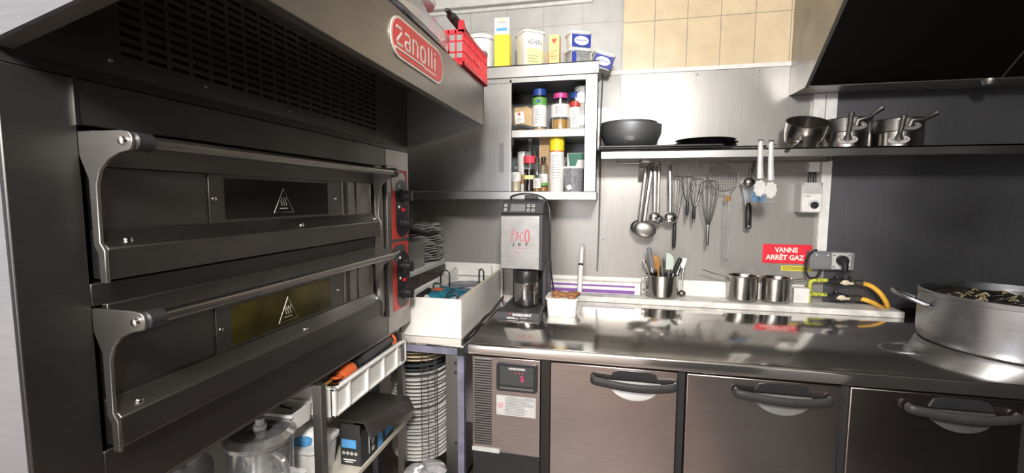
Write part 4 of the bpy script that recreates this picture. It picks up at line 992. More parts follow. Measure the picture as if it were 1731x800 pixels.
# ------------------------------------------------------------------ hanging utensils
HY = 2.36
def ladle(label, x, zb, r, mat='chrome', lean=0.0, w=.0065, name='ladle', tx=None, zt=1.59):
    tx = x if tx is None else tx
    t = thing(name, label, 'ladle', (tx, HY, zt))
    obj('handle', MB().tube([(tx, HY, 1.606), (tx, HY-.004, zt-.01), (x, HY-.02, zb+r*.8)], w, 8, sq=.4).tube(arc((tx, HY+.0, 1.596), .009, 0, 300, 10, 'yz'), .002, 6), mat, t)
    obj('bowl', MB().ball((x, HY-.022, zb), r, 1, .62, .86, 20), mat, t)
    return t
ladle('small steel ladle hanging between the skimmer and the wider ladle', .236, 1.325, .030, tx=.232)
ladle('steel ladle with the widest round bowl hanging right of the smaller one', .312, 1.322, .034, tx=.305)
ladle('dark steel ladle handle hanging behind the small ladle', .252, 1.315, .026, 'pan_dark', tx=.252)
t = thing('skimmer', 'long grey steel skimmer with a flat round head, leftmost utensil on the rail', 'skimmer', (.21, 2.33, 1.60))
obj('handle', MB().tube([(.214, 2.355, 1.606), (.212, 2.34, 1.54), (.185, 2.33, 1.29)], .009, 8, sq=.45), 'pan', t)
obj('head', MB().ball((0, 0, 0), .056, 1, .30, .76, 24).T(Matrix.Translation((.188, 2.322, 1.262)) @ Matrix.Rotation(math.radians(14), 4, 'Y')), 'hood', t)
t = thing('skimmer', 'second long steel handle with dark bowl hanging behind the leftmost skimmer', 'skimmer', (.19, 2.38, 1.60))
obj('handle', MB().tube([(.190, 2.37, 1.606), (.186, 2.36, 1.54), (.165, 2.36, 1.30)], .009, 8, sq=.45), 'pan_dark', t)
obj('head', MB().ball((.168, 2.372, 1.270), .050, 1, .35, .8), 'pan_dark', t)

def whisk(label, x, ztop, zneck, zbot, rad, hm, y=HY-.01, n=5, tipmat=None, lean=0, hr=.0085):
    t = thing('whisk', label, 'whisk', (x, y, zneck))
    mb = MB()
    for k in range(n):
        a = PI*k/n; pts = []
        for i in range(19):
            u = -1+2*i/18; q = abs(u)
            # balloon profile
            rr = rad*math.sin(PI*min(1, (1-q)*1.0)**.8) if False else rad*(math.cos(u*PI/2)**.0)
            s = i/18*PI*2
        for i in range(21):
            u = i/20*2-1            # -1 .. 1 along the loop
            w = math.sin(u*PI/2)    # sideways
            hgt = 1-abs(u)**2.6     # 1 at the crown
            wid = math.copysign(abs(math.sin(u*PI))**.8, u)*rad*.9 + u*.006
            pts.append((x+wid*math.cos(a)+lean*hgt, y+wid*math.sin(a)*.8, zneck+(ztop-zneck)*hgt))
        mb.tube(pts, .0013, 5)
    obj('wires', mb, 'wire', t)
    obj('handle', MB().tube([(x, y, zneck+.008), (x, y, zneck), (x, y, (zneck+zbot)/2), (x, y, zbot+.004), (x, y, zbot)], [hr*.6, hr*.9, hr, hr*.9, hr*.5], 12), hm, t)
    if tipmat: obj('end_cap', MB().cyl((x, y, zbot), (x, y, zbot-.018), hr*.6, hr*.5, 12), tipmat, t)
    obj('hook', MB().tube([(x+lean, y, ztop-.002), (x+lean*1.5+.004, HY, 1.59), (x+lean*1.5+.004, HY+.004, 1.606)], .0013, 6), 'wire', t)
    return t
whisk('balloon whisk with a long black handle hanging behind the wide ladle', .342, 1.535, 1.285, 1.165, .040, 'black', hr=.0095, y=2.40)
whisk('small balloon whisk with a short black handle, first to the right of the ladles', .392, 1.53, 1.400, 1.335, .034, 'black', tipmat='chrome', y=2.35)
whisk('small balloon whisk with a short black handle, second to the right of the ladles', .424, 1.52, 1.375, 1.315, .034, 'black', tipmat='chrome', lean=.012, y=2.35)
whisk('large balloon whisk with a plain steel handle', .493, 1.51, 1.285, 1.185, .046, 'pan', hr=.0075, n=6)
# spider strainer
t = thing('wire_strainer', 'round wire strainer with a long twisted wire handle', 'strainer', (.56, 2.36, 1.525))
mb = MB().tube(arc((.558, 2.365, 1.527), .070, 0, 351, 40, 'xz'), .0028, 8, closed=True)
obj('rim', mb, 'wire', t)
mb = MB()
for k in range(-5, 6):
    h_ = math.sqrt(max(0, .07**2-(k*.012)**2))
    mb.tube([(.558+k*.012, 2.365+.010*(1-(u/3)**2)*1, 1.527+h_*u/3) for u in range(-3, 4)], .0007, 4)
    mb.tube([(.558+h_*u/3, 2.367+.010*(1-(u/3)**2), 1.527+k*.012) for u in range(-3, 4)], .0007, 4)
obj('mesh', mb, 'wire', t)
mb = MB()
for k in (-.012, -.004, .004, .012): mb.tube([(.580+k*.6, 2.365, 1.46), (.582+k, 2.365, 1.40), (.583+k, 2.362, 1.20), (.582+k*.8, 2.36, 1.125)], .0014, 5)
mb.tube(arc((.582, 2.36, 1.122), .012, 180, 360, 8, 'xz'), .0016, 5)
obj('handle', mb, 'wire', t)
obj('binding', MB().cyl((.583, 2.365, 1.41), (.584, 2.364, 1.435), .012, n=12), 'wood', t)
# fish slice
t = thing('slotted_turner', 'clear slotted turner with a black handle hanging below the tongs', 'turner', (.68, 2.38, 1.40))
mb = MB()
for k in range(6):
    mb.add([(.648+k*.0085, 2.385, 1.50), (.653+k*.0085, 2.385, 1.50), (.672+k*.0045, 2.385, 1.385), (.669+k*.0045, 2.385, 1.385),
            (.648+k*.0085, 2.383, 1.50), (.653+k*.0085, 2.383, 1.50), (.672+k*.0045, 2.383, 1.385), (.669+k*.0045, 2.383, 1.385)], [(0,1,2,3),(4,5,6,7),(0,1,5,4),(1,2,6,5),(2,3,7,6),(3,0,4,7)])
mb.box(.644, .70, 2.383, 2.385, 1.495, 1.51)
obj('blade', mb, 'lgrey', t)
obj('hook', MB().tube([(.672, 2.384, 1.505), (.676, 2.375, 1.57), (.676, 2.364, 1.603)], .0015, 6), 'wire', t)
obj('handle', MB().tube([(.684, 2.384, 1.40), (.684, 2.382, 1.385), (.685, 2.38, 1.33), (.686, 2.38, 1.28), (.686, 2.38, 1.272)], [.008, .014, .0145, .0145, .009], 14, sq=.7), 'black', t)
obj('hole', MB().lathe([(.001, -.001), (.004, 0)], (.686, 2.369, 1.285), 10, ax='y'), 'lgrey', t)
t = thing('blue_striped_card', 'clear packet with blue stripes on the wall behind the tongs', 'packet', (.75, 2.43, 1.42))
obj('sheet', MB().box(.665, .815, 2.4440, 2.4458, 1.40, 1.462), 'film', t)
mb = MB()
for i in range(6): mb.box(.675+.004*i, .775, 2.4432, 2.4439, 1.409+i*.008, 1.413+i*.008)
for i in range(5): mb.add([(.680+i*.011, 2.4429, 1.42), (.686+i*.011, 2.4429, 1.42), (.680+i*.011, 2.4429, 1.475), (.674+i*.011, 2.4429, 1.475)], [(0, 1, 2, 3)])
obj('blue_stripes', mb, 'lblue', t)
# hanging spoon right of strainer
ladle('dull oval steel spoon hanging behind the left pair of tongs', .668, 1.50, .026, 'pan_dark', tx=.690, name='serving_spoon')
def tongs(label, x, dx, z0, z1, y=2.142):
    t = thing('tongs', label, 'tongs', (x, y, z0))
    for s in (-1, 1):
        yy = y+s*.005-.006
        obj('arm', MB().tube([(x, yy, z0), (x+.001, yy, z0-.03), (x+dx*.5, yy, (z0+z1)/2), (x+dx, yy, z1+.055)], [.007, .009, .010, .012], 10, sq=.35), 'tip', t)
        hd_ = MB()
        pts = []
        for k in range(28):
            a = 2*PI*k/28; sc = 1+.10*math.cos(9*a)
            pts.append((x+dx+.0235*sc*math.cos(a), z1+.036*sc*math.sin(a)+.012))
        hd_.prism(pts, 'y', yy-.003, yy+.003)
        obj('gripper', hd_, 'tip', t, bevel=.002)
    obj('hinge', MB().cyl((x-.010, y-.006, z0+.002), (x+.010, y-.006, z0+.002), .006, n=12), 'pan_dark', t)
    return t
tongs('steel tongs with scalloped tips hooked over the shelf edge, left of the two', .648, .006, 1.672, 1.455)
tongs('steel tongs with scalloped tips hooked over the shelf edge, right of the two', .690, .008, 1.668, 1.447)

# ------------------------------------------------------------------ things on the ledge
ZL = .9105
t = thing('utensil_pot', 'polished steel pot of kitchen tools on the ledge', 'pot', (.285, 2.362, ZL))
obj('pot', MB().lathe([(.066, 0), (.074, .004), (.079, .012), (.081, .115), (.083, .118), (.079, .118), (.077, .012), (.001, .006)], (0, 0, 0), 48, sx=1, sy=.86), 'pan', t, world=False)
obj('handle', MB().tube(smooth_path([(-.078, -.01, .100), (-.097, -.015, .095), (-.100, -.015, .06), (-.092, -.01, .035), (-.080, -.008, .03)]), .005, 8), 'pan', t, world=False)
def stick(nm, label, p0, p1, mat, r, head=None, hm=None, sq=.5):
    t = thing(nm, label, 'utensil', p0)
    obj('handle', MB().tube([p0, tuple((Vector(p0)+Vector(p1))/2), p1], r, 10, sq=sq), mat, t)
    if head is not None: obj('head', head, hm, t)
    return t
B0 = ZL+.02
t = stick('masher', 'grey handled utensil standing leftmost and highest in the steel pot', (.262, 2.35, B0), (.213, 2.335, 1.135), 'chrome', .005)
obj('grip', MB().tube([(.240, 2.34, 1.05), (.228, 2.335, 1.09), (.214, 2.33, 1.150), (.212, 2.33, 1.165), (.2115, 2.33, 1.17)], [.006, .0105, .011, .011, .006], 12), 'grey', t)
stick('wooden_spoon', 'brown wooden spoon standing in the steel pot', (.285, 2.375, B0), (.262, 2.375, 1.06), 'wood', .005,
      MB().tube([(.264, 2.372, 1.05), (.258, 2.372, 1.07), (.250, 2.372, 1.095), (.246, 2.372, 1.115), (.244, 2.372, 1.125)], [.007, .020, .026, .022, .008], 16, sq=.3), 'wood')
stick('silicone_spatula', 'pale green silicone spatula standing in the steel pot', (.312, 2.345, B0), (.316, 2.340, 1.06), 'pan_dark', .008,
      MB().prism([(.298, 1.058), (.332, 1.060), (.338, 1.09), (.332, 1.125), (.318, 1.140), (.298, 1.146)], 'y', 2.336, 2.344), 'pgreen')
stick('slotted_spoon', 'dark slotted steel utensil standing behind the wooden spoon in the pot', (.30, 2.38, B0), (.285, 2.385, 1.075), 'pan_dark', .006,
      MB().tube([(.286, 2.385, 1.06), (.283, 2.385, 1.09), (.280, 2.385, 1.11)], [.006, .014, .006], 10, sq=.3), 'pan_dark')
t = stick('knife', 'black handled utensil leaning right in the steel pot', (.315, 2.33, B0), (.338, 2.33, 1.045), 'chrome', .006)
obj('grip', MB().tube([(.337, 2.325, 1.04), (.345, 2.325, 1.07), (.360, 2.32, 1.11), (.364, 2.32, 1.12), (.365, 2.32, 1.124)], [.007, .012, .012, .010, .005], 12), 'black', t)
stick('scraper', 'white ended steel scraper leaning right in the steel pot', (.335, 2.36, B0), (.372, 2.36, 1.08), 'chrome', .007,
      MB().prism([(.362, 1.075), (.388, 1.062), (.402, 1.115), (.368, 1.120)], 'y', 2.357, 2.363), 'white')
stick('fork', 'thin steel fork leaning left in the steel pot', (.25, 2.36, B0), (.200, 2.37, 1.09), 'pan_dark', .006,
      MB().tube([(.205, 2.37, 1.06), (.197, 2.37, 1.085), (.192, 2.37, 1.10)], [.006, .012, .007], 10, sq=.35), 'chrome')
stick('small_ladle', 'steel ladle leaning against the right side of the utensil pot', (.385, 2.385, .93), (.397, 2.40, 1.09), 'chrome', .004,
      MB().ball((.385, 2.37, .932), .020, 1, .8, .8), 'pan_dark')

def pan_on_ledge(label, cx, r, h, handle):
    t = thing('saucepan', label, 'saucepan', (cx, 2.372, ZL))
    rr = .0
    obj('pan', MB().lathe([(.001, .0), (r*.90, 0), (r*.98, .006), (r, .016), (r, h-.006), (r+.004, h), (r+.001, h+.001), (r-.003, h-.004), (r-.003, .014), (.001, .006)], (0, 0, 0), 48, sy=.82), 'pan', t, world=False)
    if handle:
        hn = obj('handle', MB().tube([(-r+.004, -.01, h-.018), (-r-.03, -.018, h-.004), (-r-.075, -.025, h+.008), (-r-.125, -.03, h+.026), (-r-.13, -.03, h+.028)], [.005, .0055, .006, .0065, .004], 10, sq=.5), 'pan', t, world=False)
        obj('rivet_plate', MB().ball((-r+.001, -.008, h-.022), .012, .5, 1, 1), 'pan', hn, world=False)
    else:
        obj('handle', MB().tube([(r-.006, .01, h-.016), (r+.03, .02, h-.010), (r+.075, .03, h-.006)], [.005, .004, .004], 8, sq=.5), 'pan', t, world=False)
pan_on_ledge('steel saucepan on the ledge with its handle pointing up left', .672, .070, .128, True)
pan_on_ledge('narrower steel saucepan on the ledge nearest the gas pipes', .826, .066, .124, False)

# white & purple film box, knife, tub
t = thing('film_box', 'long white and purple cling film box on the ledge', 'box', (-.07, 2.38, ZL))
obj('box', MB().box(-.305, .178, 2.372, 2.425, ZL, .972), 'white', t, bevel=.002)
obj('purple_band', MB().box(-.303, .150, 2.3712, 2.3722, .948, .958), 'purple', t)
obj('purple_band', MB().box(-.303, .150, 2.3712, 2.3722, .914, .932), 'purple', t)
obj('end_cap', MB().box(.151, .178, 2.3708, 2.3718, ZL+.002, .958), 'white', t)
t = thing('sharpening_stick', 'white plastic handled tool leaning against the wall above the small tub', 'tool', (-.135, 2.33, ZL))
obj('shaft', MB().tube([(-.136, 2.335, ZL), (-.134, 2.36, 1.03), (-.133, 2.375, 1.06)], .0125, 12), 'white', t)
obj('band', MB().tube([(-.1333, 2.372, 1.058), (-.133, 2.376, 1.068)], .0135, 12), 'black', t)
obj('tip', MB().tube([(-.133, 2.376, 1.066), (-.131, 2.40, 1.155), (-.131, 2.402, 1.160)], [.0115, .0105, .006], 12), 'white', t)
t = thing('food_tub', 'square white plastic tub of brown crisps on the worktop', 'tub', (-.195, 2.03, .8805))
obj('tub', MB().rbox(-.072, .072, -.065, .065, 0, .082, .02, .008, .003), 'white', t, world=False)
obj('rim', MB().rbox(-.076, .076, -.069, .069, .076, .084, .022, 0, .006), 'white', t, world=False)
for k, (x, y, z, rx, ry, rz_) in enumerate([(-.012, .0, .088, .042, .03, .012), (.045, .005, .094, .034, .03, .010), (.04, -.025, .088, .03, .02, .009), (.0, .03, .082, .05, .025, .012), (.055, .03, .088, .02, .025, .012), (-.03, -.02, .078, .03, .03, .010)]):
    single('brown_crisp', blob(MB(), (0, 0, 0), rx, ry, rz_, 70+k, .16), 'bread', 'brown crisp piece heaped in the square white tub', 'crisp', (-.195+x, 2.03+y, .8805+z), group='brown crisps in the square tub', rot=(.1*k-.2, .15-.1*k, k))

# ------------------------------------------------------------------ ice cream machine
pj = thing('food_processor', 'grey and black countertop processor with red script logo and steel beaker', 'machine', (-.38, 2.08, .8805))
obj('base', MB().box(-.465, -.292, 2.04, 2.26, .8805, .915), 'black', pj, bevel=.006)
obj('column', MB().box(-.455, -.285, 2.12, 2.27, .915, 1.10), 'black', pj, bevel=.008)
obj('column_side', MB().box(-.30, -.277, 2.06, 2.26, .90, 1.10), 'charcoal', pj, bevel=.006)
obj('housing', MB().box(-.485, -.285, 1.985, 2.26, 1.085, 1.345).prism([(1.985, 1.345), (2.26, 1.345), (2.26, 1.405), (2.04, 1.412), (2.012, 1.40)], 'x', -.485, -.285), 'charcoal', pj, bevel=.006)
obj('front_plate', MB().box(-.484, -.300, 1.977, 1.986, 1.090, 1.338), 'front_steel', pj, bevel=.003, label='brushed silver front plate')
pf = frame((-.385, 1.9975, 1.372), (1, 0, 0), Vector((0, .027, .055)))
cpn = obj('display_panel', plate(pf @ Matrix.Translation((-.003, 0, .001)), .186, .052, .004), 'charcoal', pj, label='dark sloping control display')
obj('screen', plate(pf @ Matrix.Translation((-.020, .0, .0052)), .068, .036, .0008), 'grey', cpn)
mb = MB()
for u, v in ((-.078, .011), (-.078, -.011), (.030, .011), (.030, -.011), (.052, .011), (.052, -.011)): mb.T(Matrix()) ; mb.tube([tuple(pf @ Vector((u+.0062*math.cos(a*PI/8), v+.0062*math.sin(a*PI/8), .006))) for a in range(16)], .0014, 5, closed=True)
obj('button', mb, 'wink', cpn)
F = frame((-.388, 1.9765, 1.245), *XZ)
mb = MB()
# red script drawn with strokes
for pts in ([(-.042, -.03), (-.040, .022), (-.034, .030), (-.028, .022), (-.028, .010), (-.040, .006)], [(-.026, -.028), (-.014, .020), (-.010, -.024)], [(-.026, -.008), (.000, .002)],
            [(.012, .018), (.002, .010), (-.002, -.012), (.004, -.024), (.014, -.016)]):
    mb.tube(smooth_path([(a, b, 0) for a, b in pts], 4), .0013, 5)
mb.tube([(.030+.010*math.cos(a*PI/10), .028*math.sin(a*PI/10), 0) for a in range(20)], .0024, 6, closed=True)
mb.tube([(-.022, -.055, 0), (.030, -.057, 0)], .0009, 5)
obj('red_logo', mb.T(F), 'rink', pj)
text('brand_name', 'J  E  T', .017, 'ink', pj, frame((-.388, 1.9762, 1.205), *XZ), .075, bold=.0004)
obj('small_marks', MB().box(-.018, -.012, -.001, .004, 0, .0005).box(-.006, .0, -.001, .004, 0, .0005).T(frame((-.395, 1.9763, 1.166), *XZ)), 'rink', pj)
obj('beaker_lid', MB().lathe([(.054, 1.030), (.056, 1.034), (.056, 1.068), (.051, 1.084), (.001, 1.085)], (-.364, 2.00, 0), 36), 'black', pj)
bk = obj('beaker', MB().lathe([(.001, .9155), (.046, .9155), (.052, .920), (.056, .930), (.056, 1.028), (.052, 1.032)], (-.364, 2.00, 0), 44), 'pan', pj, label='polished steel beaker')
obj('mark', MB().box(-.008, .020, .0, .004, 0, .001).box(.006, .009, -.018, .008, 0, .001).T(frame((-.345, 1.9450, .990), (1, .35, 0), (0, 0, 1))), 'ink', bk)
single('power_cable', MB().tube(smooth_path([(-.46, 2.10, 1.41), (-.45, 2.07, 1.428), (-.38, 2.05, 1.440), (-.31, 2.06, 1.428), (-.275, 2.07, 1.39), (-.262, 2.06, 1.30), (-.262, 2.06, 1.2), (-.262, 2.10, 1.08), (-.258, 2.15, 1.0), (-.256, 2.2, .93), (-.245, 2.26, .885)]), .0042, 8), 'black', 'black power cable looped over the countertop processor', 'cable')
single('cable_plug', MB().box(-.385, -.325, 2.05, 2.08, 1.413, 1.434), 'charcoal', 'dark plug block resting on top of the countertop processor', 'plug', bevel=.004)
ib = thing('ingredient_box', 'flat dark grey printed box in front of the countertop processor', 'box', (-.37, 1.93, .8805))
obj('box', MB().box(-.470, -.283, 1.868, 1.95, .8805, .9145), 'charcoal', ib, bevel=.001)
obj('box_top', MB().box(-.462, -.29, 1.95, 2.038, .8805, .9145), 'charcoal', ib)
F = frame((-.372, 1.8675, .898), *XZ)
text('title', 'INGREDIENT', .016, 'wink', ib, F @ Matrix.Translation((.014, .005, 0)), .085, bold=.0003)
obj('red_mark', MB().box(-.046, -.036, .008, .011, 0, .0005).T(F), 'rink', ib)
obj('print', MB().box(-.055, -.020, -.0085, -.0065, 0, .0005).box(-.055, -.005, -.0125, -.0105, 0, .0005).box(.005, .035, -.0095, -.008, 0, .0005).T(F), 'wink', ib)

# ------------------------------------------------------------------ trunking, switch box, socket, sign, gas
for nm, x0, x1, z0, z1, lab in (('cable_trunking', .962, 1.011, 1.645, 1.925, 'white cable trunking above the shelf, left of the pair'),
                                ('cable_trunking', .962, 1.006, 1.552, 1.605, 'short white end of trunking just under the shelf'),
                                ('cable_trunking', 1.015, 1.062, 1.645, 1.925, 'white cable trunking above the shelf, right of the pair'),
                                ('cable_trunking', 1.015, 1.058, 1.165, 1.605, 'long white cable trunking from the shelf down to the socket')):
    single(nm, MB().box(x0, x1, 2.424, 2.446, z0, z1), 'white', lab, 'trunking', bevel=.002)
single('cable', MB().tube([(.965, 2.43, 1.552), (.962, 2.42, 1.50)], .006, 8), 'black', 'black cable entering the white switch box on its left', 'cable')
single('cable', MB().tube([(.985, 2.43, 1.552), (.985, 2.42, 1.50)], .006, 8), 'black', 'black cable entering the white switch box on its right', 'cable')
t = thing('switch_box', 'light grey switch box with a black dial on the wall', 'switch', (.96, 2.445, 1.35))
obj('case', MB().box(.908, .998, 2.365, 2.446, 1.356, 1.500), 'lgrey', t, bevel=.003)
obj('cover', MB().box(.913, .994, 2.362, 2.366, 1.360, 1.446), 'white', t, bevel=.001)
dl = obj('dial', MB().lathe([(.017, 0), (.016, -.010), (.001, -.011)], (.964, 2.362, 1.392), 20, ax='y'), 'black', t)
obj('dial_marks', MB().tube(arc((.964, 2.3615, 1.392), .023, -20, 200, 14, 'xz'), .0009, 5), 'ink', dl)
obj('print', MB().box(.927, .945, 2.3612, 2.362, 1.434, 1.437).lathe([(.001, 0), (.003, 0)], (.920, 2.3612, 1.435), 8, ax='y'), 'ink', t)
mb = MB()
for x, z in ((.914, 1.362), (.992, 1.362), (.914, 1.493), (.992, 1.493)): obj('screw', MB().lathe([(.001, -.002), (.0035, 0)], (x, 2.3645, z), 8, ax='y'), 'ink', t)
sg = thing('gas_sign', 'red gas shut-off sign with white lettering on the wall', 'sign', (.885, 2.44, 1.145))
obj('board', rplate(frame((.889, 2.4459, 1.144), *XZ), .223, .097, .004, .003), 'sign_red', sg)
text('line', 'VANNE', .034, 'wink', sg, frame((.886, 2.4426, 1.163), *XZ), .106, bold=.0011)
text('line', 'ARRÊT GAZ', .034, 'wink', sg, frame((.881, 2.4426, 1.125), *XZ), .176, bold=.0011)
t = thing('yellow_sticker', 'small yellow sticker with tiny print under the red sign', 'sticker', (.935, 2.44, 1.07))
obj('sticker', plate(frame((.936, 2.4459, 1.072), *XZ), .138, .026), 'yellow_lab', t)
obj('print', lines(frame((.936, 2.4449, 1.072), *XZ), .125, .020, 3, .0025), 'ink', t)
sk = thing('power_socket', 'grey double wall socket box with a black plug in it', 'socket', (1.08, 2.44, 1.08))
obj('case', MB().box(.976, 1.168, 2.395, 2.446, 1.078, 1.166), 'grey', sk, bevel=.004)
obj('lid', MB().box(.990, 1.060, 2.390, 2.396, 1.085, 1.160), 'grey', sk, bevel=.003)
obj('outlet', MB().box(1.070, 1.150, 2.391, 2.396, 1.083, 1.162), 'lgrey', sk, bevel=.003)
mb = MB()
for x, z in ((1.001, 1.150), (1.05, 1.150)): obj('screw', MB().ball((x, 2.389, z), .0035), 'wink', sk)
mb = MB()
for x, z in ((1.078, 1.15), (1.142, 1.15), (1.078, 1.094), (1.142, 1.094)): obj('outlet_screw', MB().lathe([(.001, -.002), (.004, 0)], (x, 2.391, z), 8, ax='y'), 'ink', sk)
t = thing('plug', 'round black plug with its cable in the wall socket', 'plug', (1.11, 2.38, 1.12))
obj('body', MB().lathe([(.024, 0), (.024, -.025), (.018, -.034), (.001, -.035)], (1.108, 2.39, 1.127), 20, ax='y'), 'black', t)
obj('neck', MB().tube([(1.110, 2.362, 1.125), (1.114, 2.362, 1.09), (1.118, 2.37, 1.07)], [.015, .013, .007], 12), 'black', t)
obj('cable', MB().tube(smooth_path([(1.118, 2.37, 1.072), (1.128, 2.37, 1.055), (1.142, 2.375, 1.045), (1.145, 2.38, 1.025)]), .005, 8), 'black', t)
single('loop_cable', MB().tube(smooth_path([(1.008, 2.41, 1.170), (.985, 2.40, 1.162), (.962, 2.395, 1.13), (.960, 2.395, 1.07), (.975, 2.395, 1.038), (1.0, 2.395, 1.035), (1.02, 2.40, 1.05), (1.03, 2.41, 1.078)]), .006, 10), 'black_soft', 'black cable looping left of the socket over the red sign', 'cable')
# gas pipework
gp = thing('gas_pipes', 'yellow-green painted gas pipes with two valves behind the worktop', 'pipework', (1.0, 2.40, .91))
GY = 2.395
obj('pipe', MB().tube([(.982, GY, .911), (.982, GY, 1.012), (.986, GY, 1.020), (.994, GY, 1.024), (1.058, GY, 1.026)], .0095, 12).tube([(.982, GY, .955), (1.056, GY, .955)], .0095, 12), 'lime', gp)
for z, dx in ((1.022, .012), (.948, 0)):
    v = obj('valve', MB().tube([(1.056, GY, z+.002), (1.075, GY, z), (1.078, GY, z), (1.095, GY, z), (1.10, GY, z), (1.125, GY, z), (1.128, GY, z), (1.150, GY, z)], [.011, .012, .015, .015, .019, .019, .014, .012], 14), 'black', gp)
    obj('valve_handle', MB().ball((1.112+dx, GY-.024, z), .018, 1.0, .4, .72).tube([(1.09+dx, GY-.026, z-.003), (1.143+dx, GY-.026, z-.003)], .006, 8), 'cream', v)
    obj('valve_stem', MB().cyl((1.112+dx, GY-.018, z), (1.112+dx, GY, z), .008, n=10).tube([(1.10, GY, z+.015), (1.095, GY, z+.035)], .008, 8), 'black', v)
    obj('coupling', MB().tube([(1.150, GY, z), (1.172, GY, z-.001), (1.174, GY, z-.001), (1.205, GY-.002, z-.003)], [.009, .010, .013, .013], 12), 'pan_dark', gp)
single('gas_hose', MB().tube(smooth_path([(1.20, 2.393, 1.019), (1.235, 2.385, 1.010), (1.27, 2.375, .98), (1.295, 2.37, .94), (1.305, 2.365, .905), (1.308, 2.36, .89)]), .011, 12), 'hose', 'orange-yellow gas hose curving down from the upper valve', 'hose')
single('gas_hose', MB().tube(smooth_path([(1.20, 2.392, .944), (1.23, 2.380, .937), (1.26, 2.37, .922), (1.285, 2.352, .902), (1.295, 2.350, .892)]), .011, 12), 'hose', 'orange-yellow gas hose running from the lower valve to the worktop', 'hose')
single('socket_block', MB().box(.905, .974, 2.37, 2.433, ZL, .985), 'white', 'small white box on the ledge between the saucepan and gas pipes', 'box', bevel=.003)
bpy.data.objects['socket_block'].name = 'small_box'

# ------------------------------------------------------------------ big pot
bp = thing('stock_pot', 'large aluminium cooking pot full of dark food on the right of the worktop', 'pot', (1.465, 1.935, .8805))
R = .262; H = .196
obj('pot', MB().lathe([(.001, 0), (R-.020, 0), (R-.008, .006), (R-.001, .022), (R, .04), (R, H-.020), (R+.0015, H-.018), (R+.002, H-.002), (R+.0005, H), (R-.004, H), (R-.004, .02), (.001, .008)], (0, 0, 0), 96), 'pot', bp, world=False)
for a in (PI-.32, -.32):
    M4 = Matrix.Rotation(a, 4, 'Z')
    h = obj('handle', MB().tube([tuple(M4 @ Vector(p)) for p in smooth_path([(R-.010, -.082, H-.056), (R+.012, -.080, H-.048), (R+.048, -.070, H-.034), (R+.074, -.038, H-.024), (R+.080, .0, H-.022), (R+.074, .038, H-.024), (R+.048, .070, H-.034), (R+.012, .080, H-.048), (R-.010, .082, H-.056)], 4)], .0088, 12), 'pot', bp, world=False)
    for s in (-1, 1):
        lug = MB().tube([(R-.004, s*.050, H-.060), (R-.006, s*.056, H-.060), (R-.016, s*.098, H-.060), (R-.019, s*.103, H-.060)], [.008, .014, .014, .008], 12, sq=.45)
        obj('lug', lug.T(M4), 'pot', h, world=False)
        obj('rivet', MB().ball((R-.007, s*.092, H-.060), .0055).T(M4), 'chrome', h, world=False)
        obj('rivet', MB().ball((R-.001, s*.062, H-.060), .0045).T(M4), 'chrome', h, world=False)
mb = MB(); nn = 40; vs = []; fs = []
rnd = random.Random(5)
for i in range(14):
    for k in range(48):
        r_ = (R-.006)*i/13; a = 2*PI*k/48
        vs.append((r_*math.cos(a), r_*math.sin(a), H-.030+.006*math.sin(r_*90+3*a)+.005*math.sin(7*a+r_*60)+(rnd.uniform(-.003, .003) if 0 < i < 13 else 0)))
for i in range(13):
    for k in range(48): fs.append((i*48+k, i*48+(k+1) % 48, (i+1)*48+(k+1) % 48, (i+1)*48+k))
food = single('stewed_food', MB().add(vs, fs), 'slime', 'dark glossy stewed food filling the aluminium pot', 'food', (1.465, 1.935, .8805)); food['kind'] = 'stuff'
mb = MB()
for i in range(46):
    a = rnd.uniform(0, 6.28); r_ = R*.9*math.sqrt(rnd.random()); L = rnd.uniform(.012, .035)
    x, y = r_*math.cos(a), r_*math.sin(a); b = rnd.uniform(0, 6.28); z = H-.022
    mb.tube(smooth_path([(x, y, z-.003), (x+L*.5*math.cos(b), y+L*.5*math.sin(b), z+rnd.uniform(.002, .008)), (x+L*math.cos(b+.4), y+L*math.sin(b+.4), z-.002)], 3), rnd.uniform(.002, .0045), 6)
bits = single('onion_pieces', mb, 'bit', 'pale soft pieces floating in the dark food of the pot', 'food', (1.465, 1.935, .8805)); bits['kind'] = 'stuff'
spoon('long dark spoon lying across the food in the aluminium pot', (1.68, 1.90, 1.090), (1.44, 1.84, 1.066), 'pan_dark', .006, nm='serving_spoon', hr=.022)

# ------------------------------------------------------------------ extractor hood, right
eh = thing('extractor_hood', 'large dark steel extractor hood over the right of the worktop', 'hood', (1.5, 2.2, 1.92))
side = [(2.444, 1.925), (2.265, 1.922), (1.967, 2.175), (1.585, 2.50), (2.444, 2.50)]
obj('side_panel', MB().prism(side, 'x', .858, .866), 'cabinet', eh, bevel=.001, label='lighter steel end panel')
obj('edge_strip', MB().add([(.858, 2.265, 1.919), (.872, 2.265, 1.919), (.872, 1.583, 2.499), (.858, 1.583, 2.499), (.858, 2.262, 1.922), (.872, 2.262, 1.922), (.872, 1.580, 2.502), (.858, 1.580, 2.502)],
                          [(0,1,2,3),(4,5,6,7),(0,1,5,4),(1,2,6,5),(2,3,7,6),(3,0,4,7)]), 'hood', eh)
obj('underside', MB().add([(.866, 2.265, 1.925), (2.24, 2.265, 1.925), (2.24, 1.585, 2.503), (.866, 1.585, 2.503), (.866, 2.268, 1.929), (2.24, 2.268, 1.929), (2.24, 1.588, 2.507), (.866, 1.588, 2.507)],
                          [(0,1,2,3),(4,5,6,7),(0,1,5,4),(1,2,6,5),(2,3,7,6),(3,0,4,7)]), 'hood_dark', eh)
obj('gutter', MB().box(.866, 2.24, 2.262, 2.444, 1.924, 1.934), 'hood', eh)
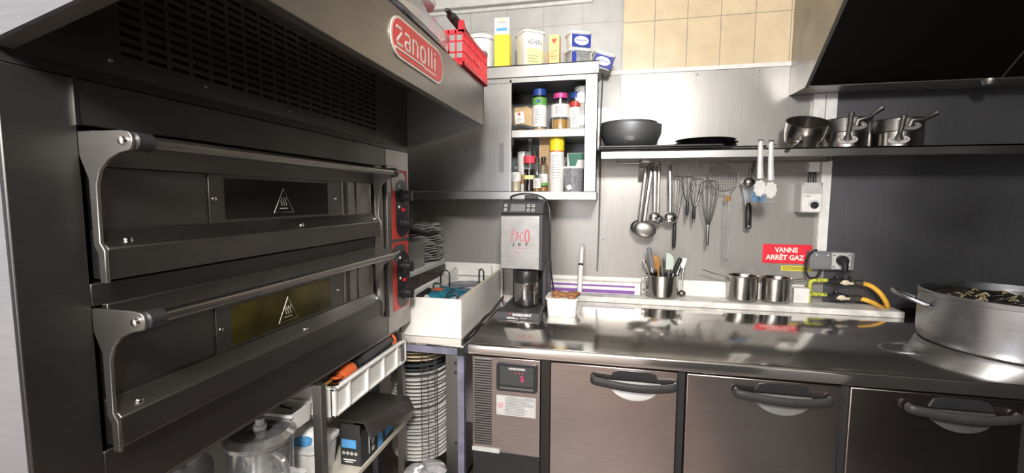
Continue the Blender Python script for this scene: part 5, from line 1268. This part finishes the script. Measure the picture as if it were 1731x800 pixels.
obj('seam', MB().tube([(1.585, 2.262, 1.923), (1.585, 1.60, 2.487)], .003, 6).tube([(1.585, 2.258, 1.922), (2.24, 2.258, 1.922)], .003, 6), 'wire', eh)
obj('drip_cup', MB().lathe([(.001, -.025), (.018, -.022), (.026, -.006), (.026, 0)], (1.545, 2.262, 1.922), 20), 'hood', eh)

# ------------------------------------------------------------------ lights
def area(name, loc, target, size, power, col=(1, 1, 1), sy=None):
    l = bpy.data.lights.new(name, 'AREA'); l.energy = power; l.size = size; l.color = col
    if sy: l.shape = 'RECTANGLE'; l.size_y = sy
    o = bpy.data.objects.new(name, l); COL.objects.link(o); o.location = loc
    o.rotation_euler = (Vector(target)-Vector(loc)).to_track_quat('-Z', 'Y').to_euler(); return o
area('ceiling_lamp', (.22, -.6, 2.48), (.1, 1.4, 1.2), .25, 125, (1, .97, .93), .5)
area('doorway_daylight', (-.9, -2.1, 1.5), (-.4, 1.0, 1.2), 1.0, 22, (.70, .83, 1), 1.5)
area('ceiling_fill', (-.5, -.6, 1.9), (-.5, -.6, 2.5), 1.2, 28, (1, .95, .9), .8)  # unseen fill, added to brighten the ceiling for the counter's reflections
area('room_fill', (-.35, -1.3, 2.48), (-.35, -1.5, 0), .5, 90, (1, .93, .88), 1.0)  # unseen fill, added to lift the room reflected in the steel
area('cupboard_top_light', (-.2, 1.75, 2.50), (-.15, 2.3, 2.0), .25, 5, (1, .98, .95), .5)  # small area light near the ceiling, aimed at the cupboard top
w = bpy.data.worlds.new('world'); bpy.context.scene.world = w; w.use_nodes = True
w.node_tree.nodes['Background'].inputs[0].default_value = (.5, .52, .55, 1); w.node_tree.nodes['Background'].inputs[1].default_value = .25

# ------------------------------------------------------------------ camera
cam = bpy.data.cameras.new('camera'); cam.sensor_width = 36; cam.lens = 742.2/1731*36; cam.clip_start = .02
co = bpy.data.objects.new('camera', cam); COL.objects.link(co)
yaw, pitch, roll = (math.radians(a) for a in (12.236, 5.033, -.264))
cy, sy, cp_, sp = math.cos(yaw), math.sin(yaw), math.cos(pitch), math.sin(pitch)
f = Vector((-sy*cp_, cy*cp_, -sp)); r = Vector((cy, sy, 0)); d = f.cross(r)
r2 = r*math.cos(roll)+d*math.sin(roll); d2 = d*math.cos(roll)-r*math.sin(roll)
m = Matrix((r2, -d2, -f)).transposed().to_4x4(); m.translation = Vector((0, 0, 1.42))
co.matrix_world = m
sc = bpy.context.scene; sc.camera = co
sc.view_settings.view_transform = 'Standard'; sc.view_settings.look = 'None'; sc.view_settings.exposure = 0
sc.cycles.max_bounces = 8
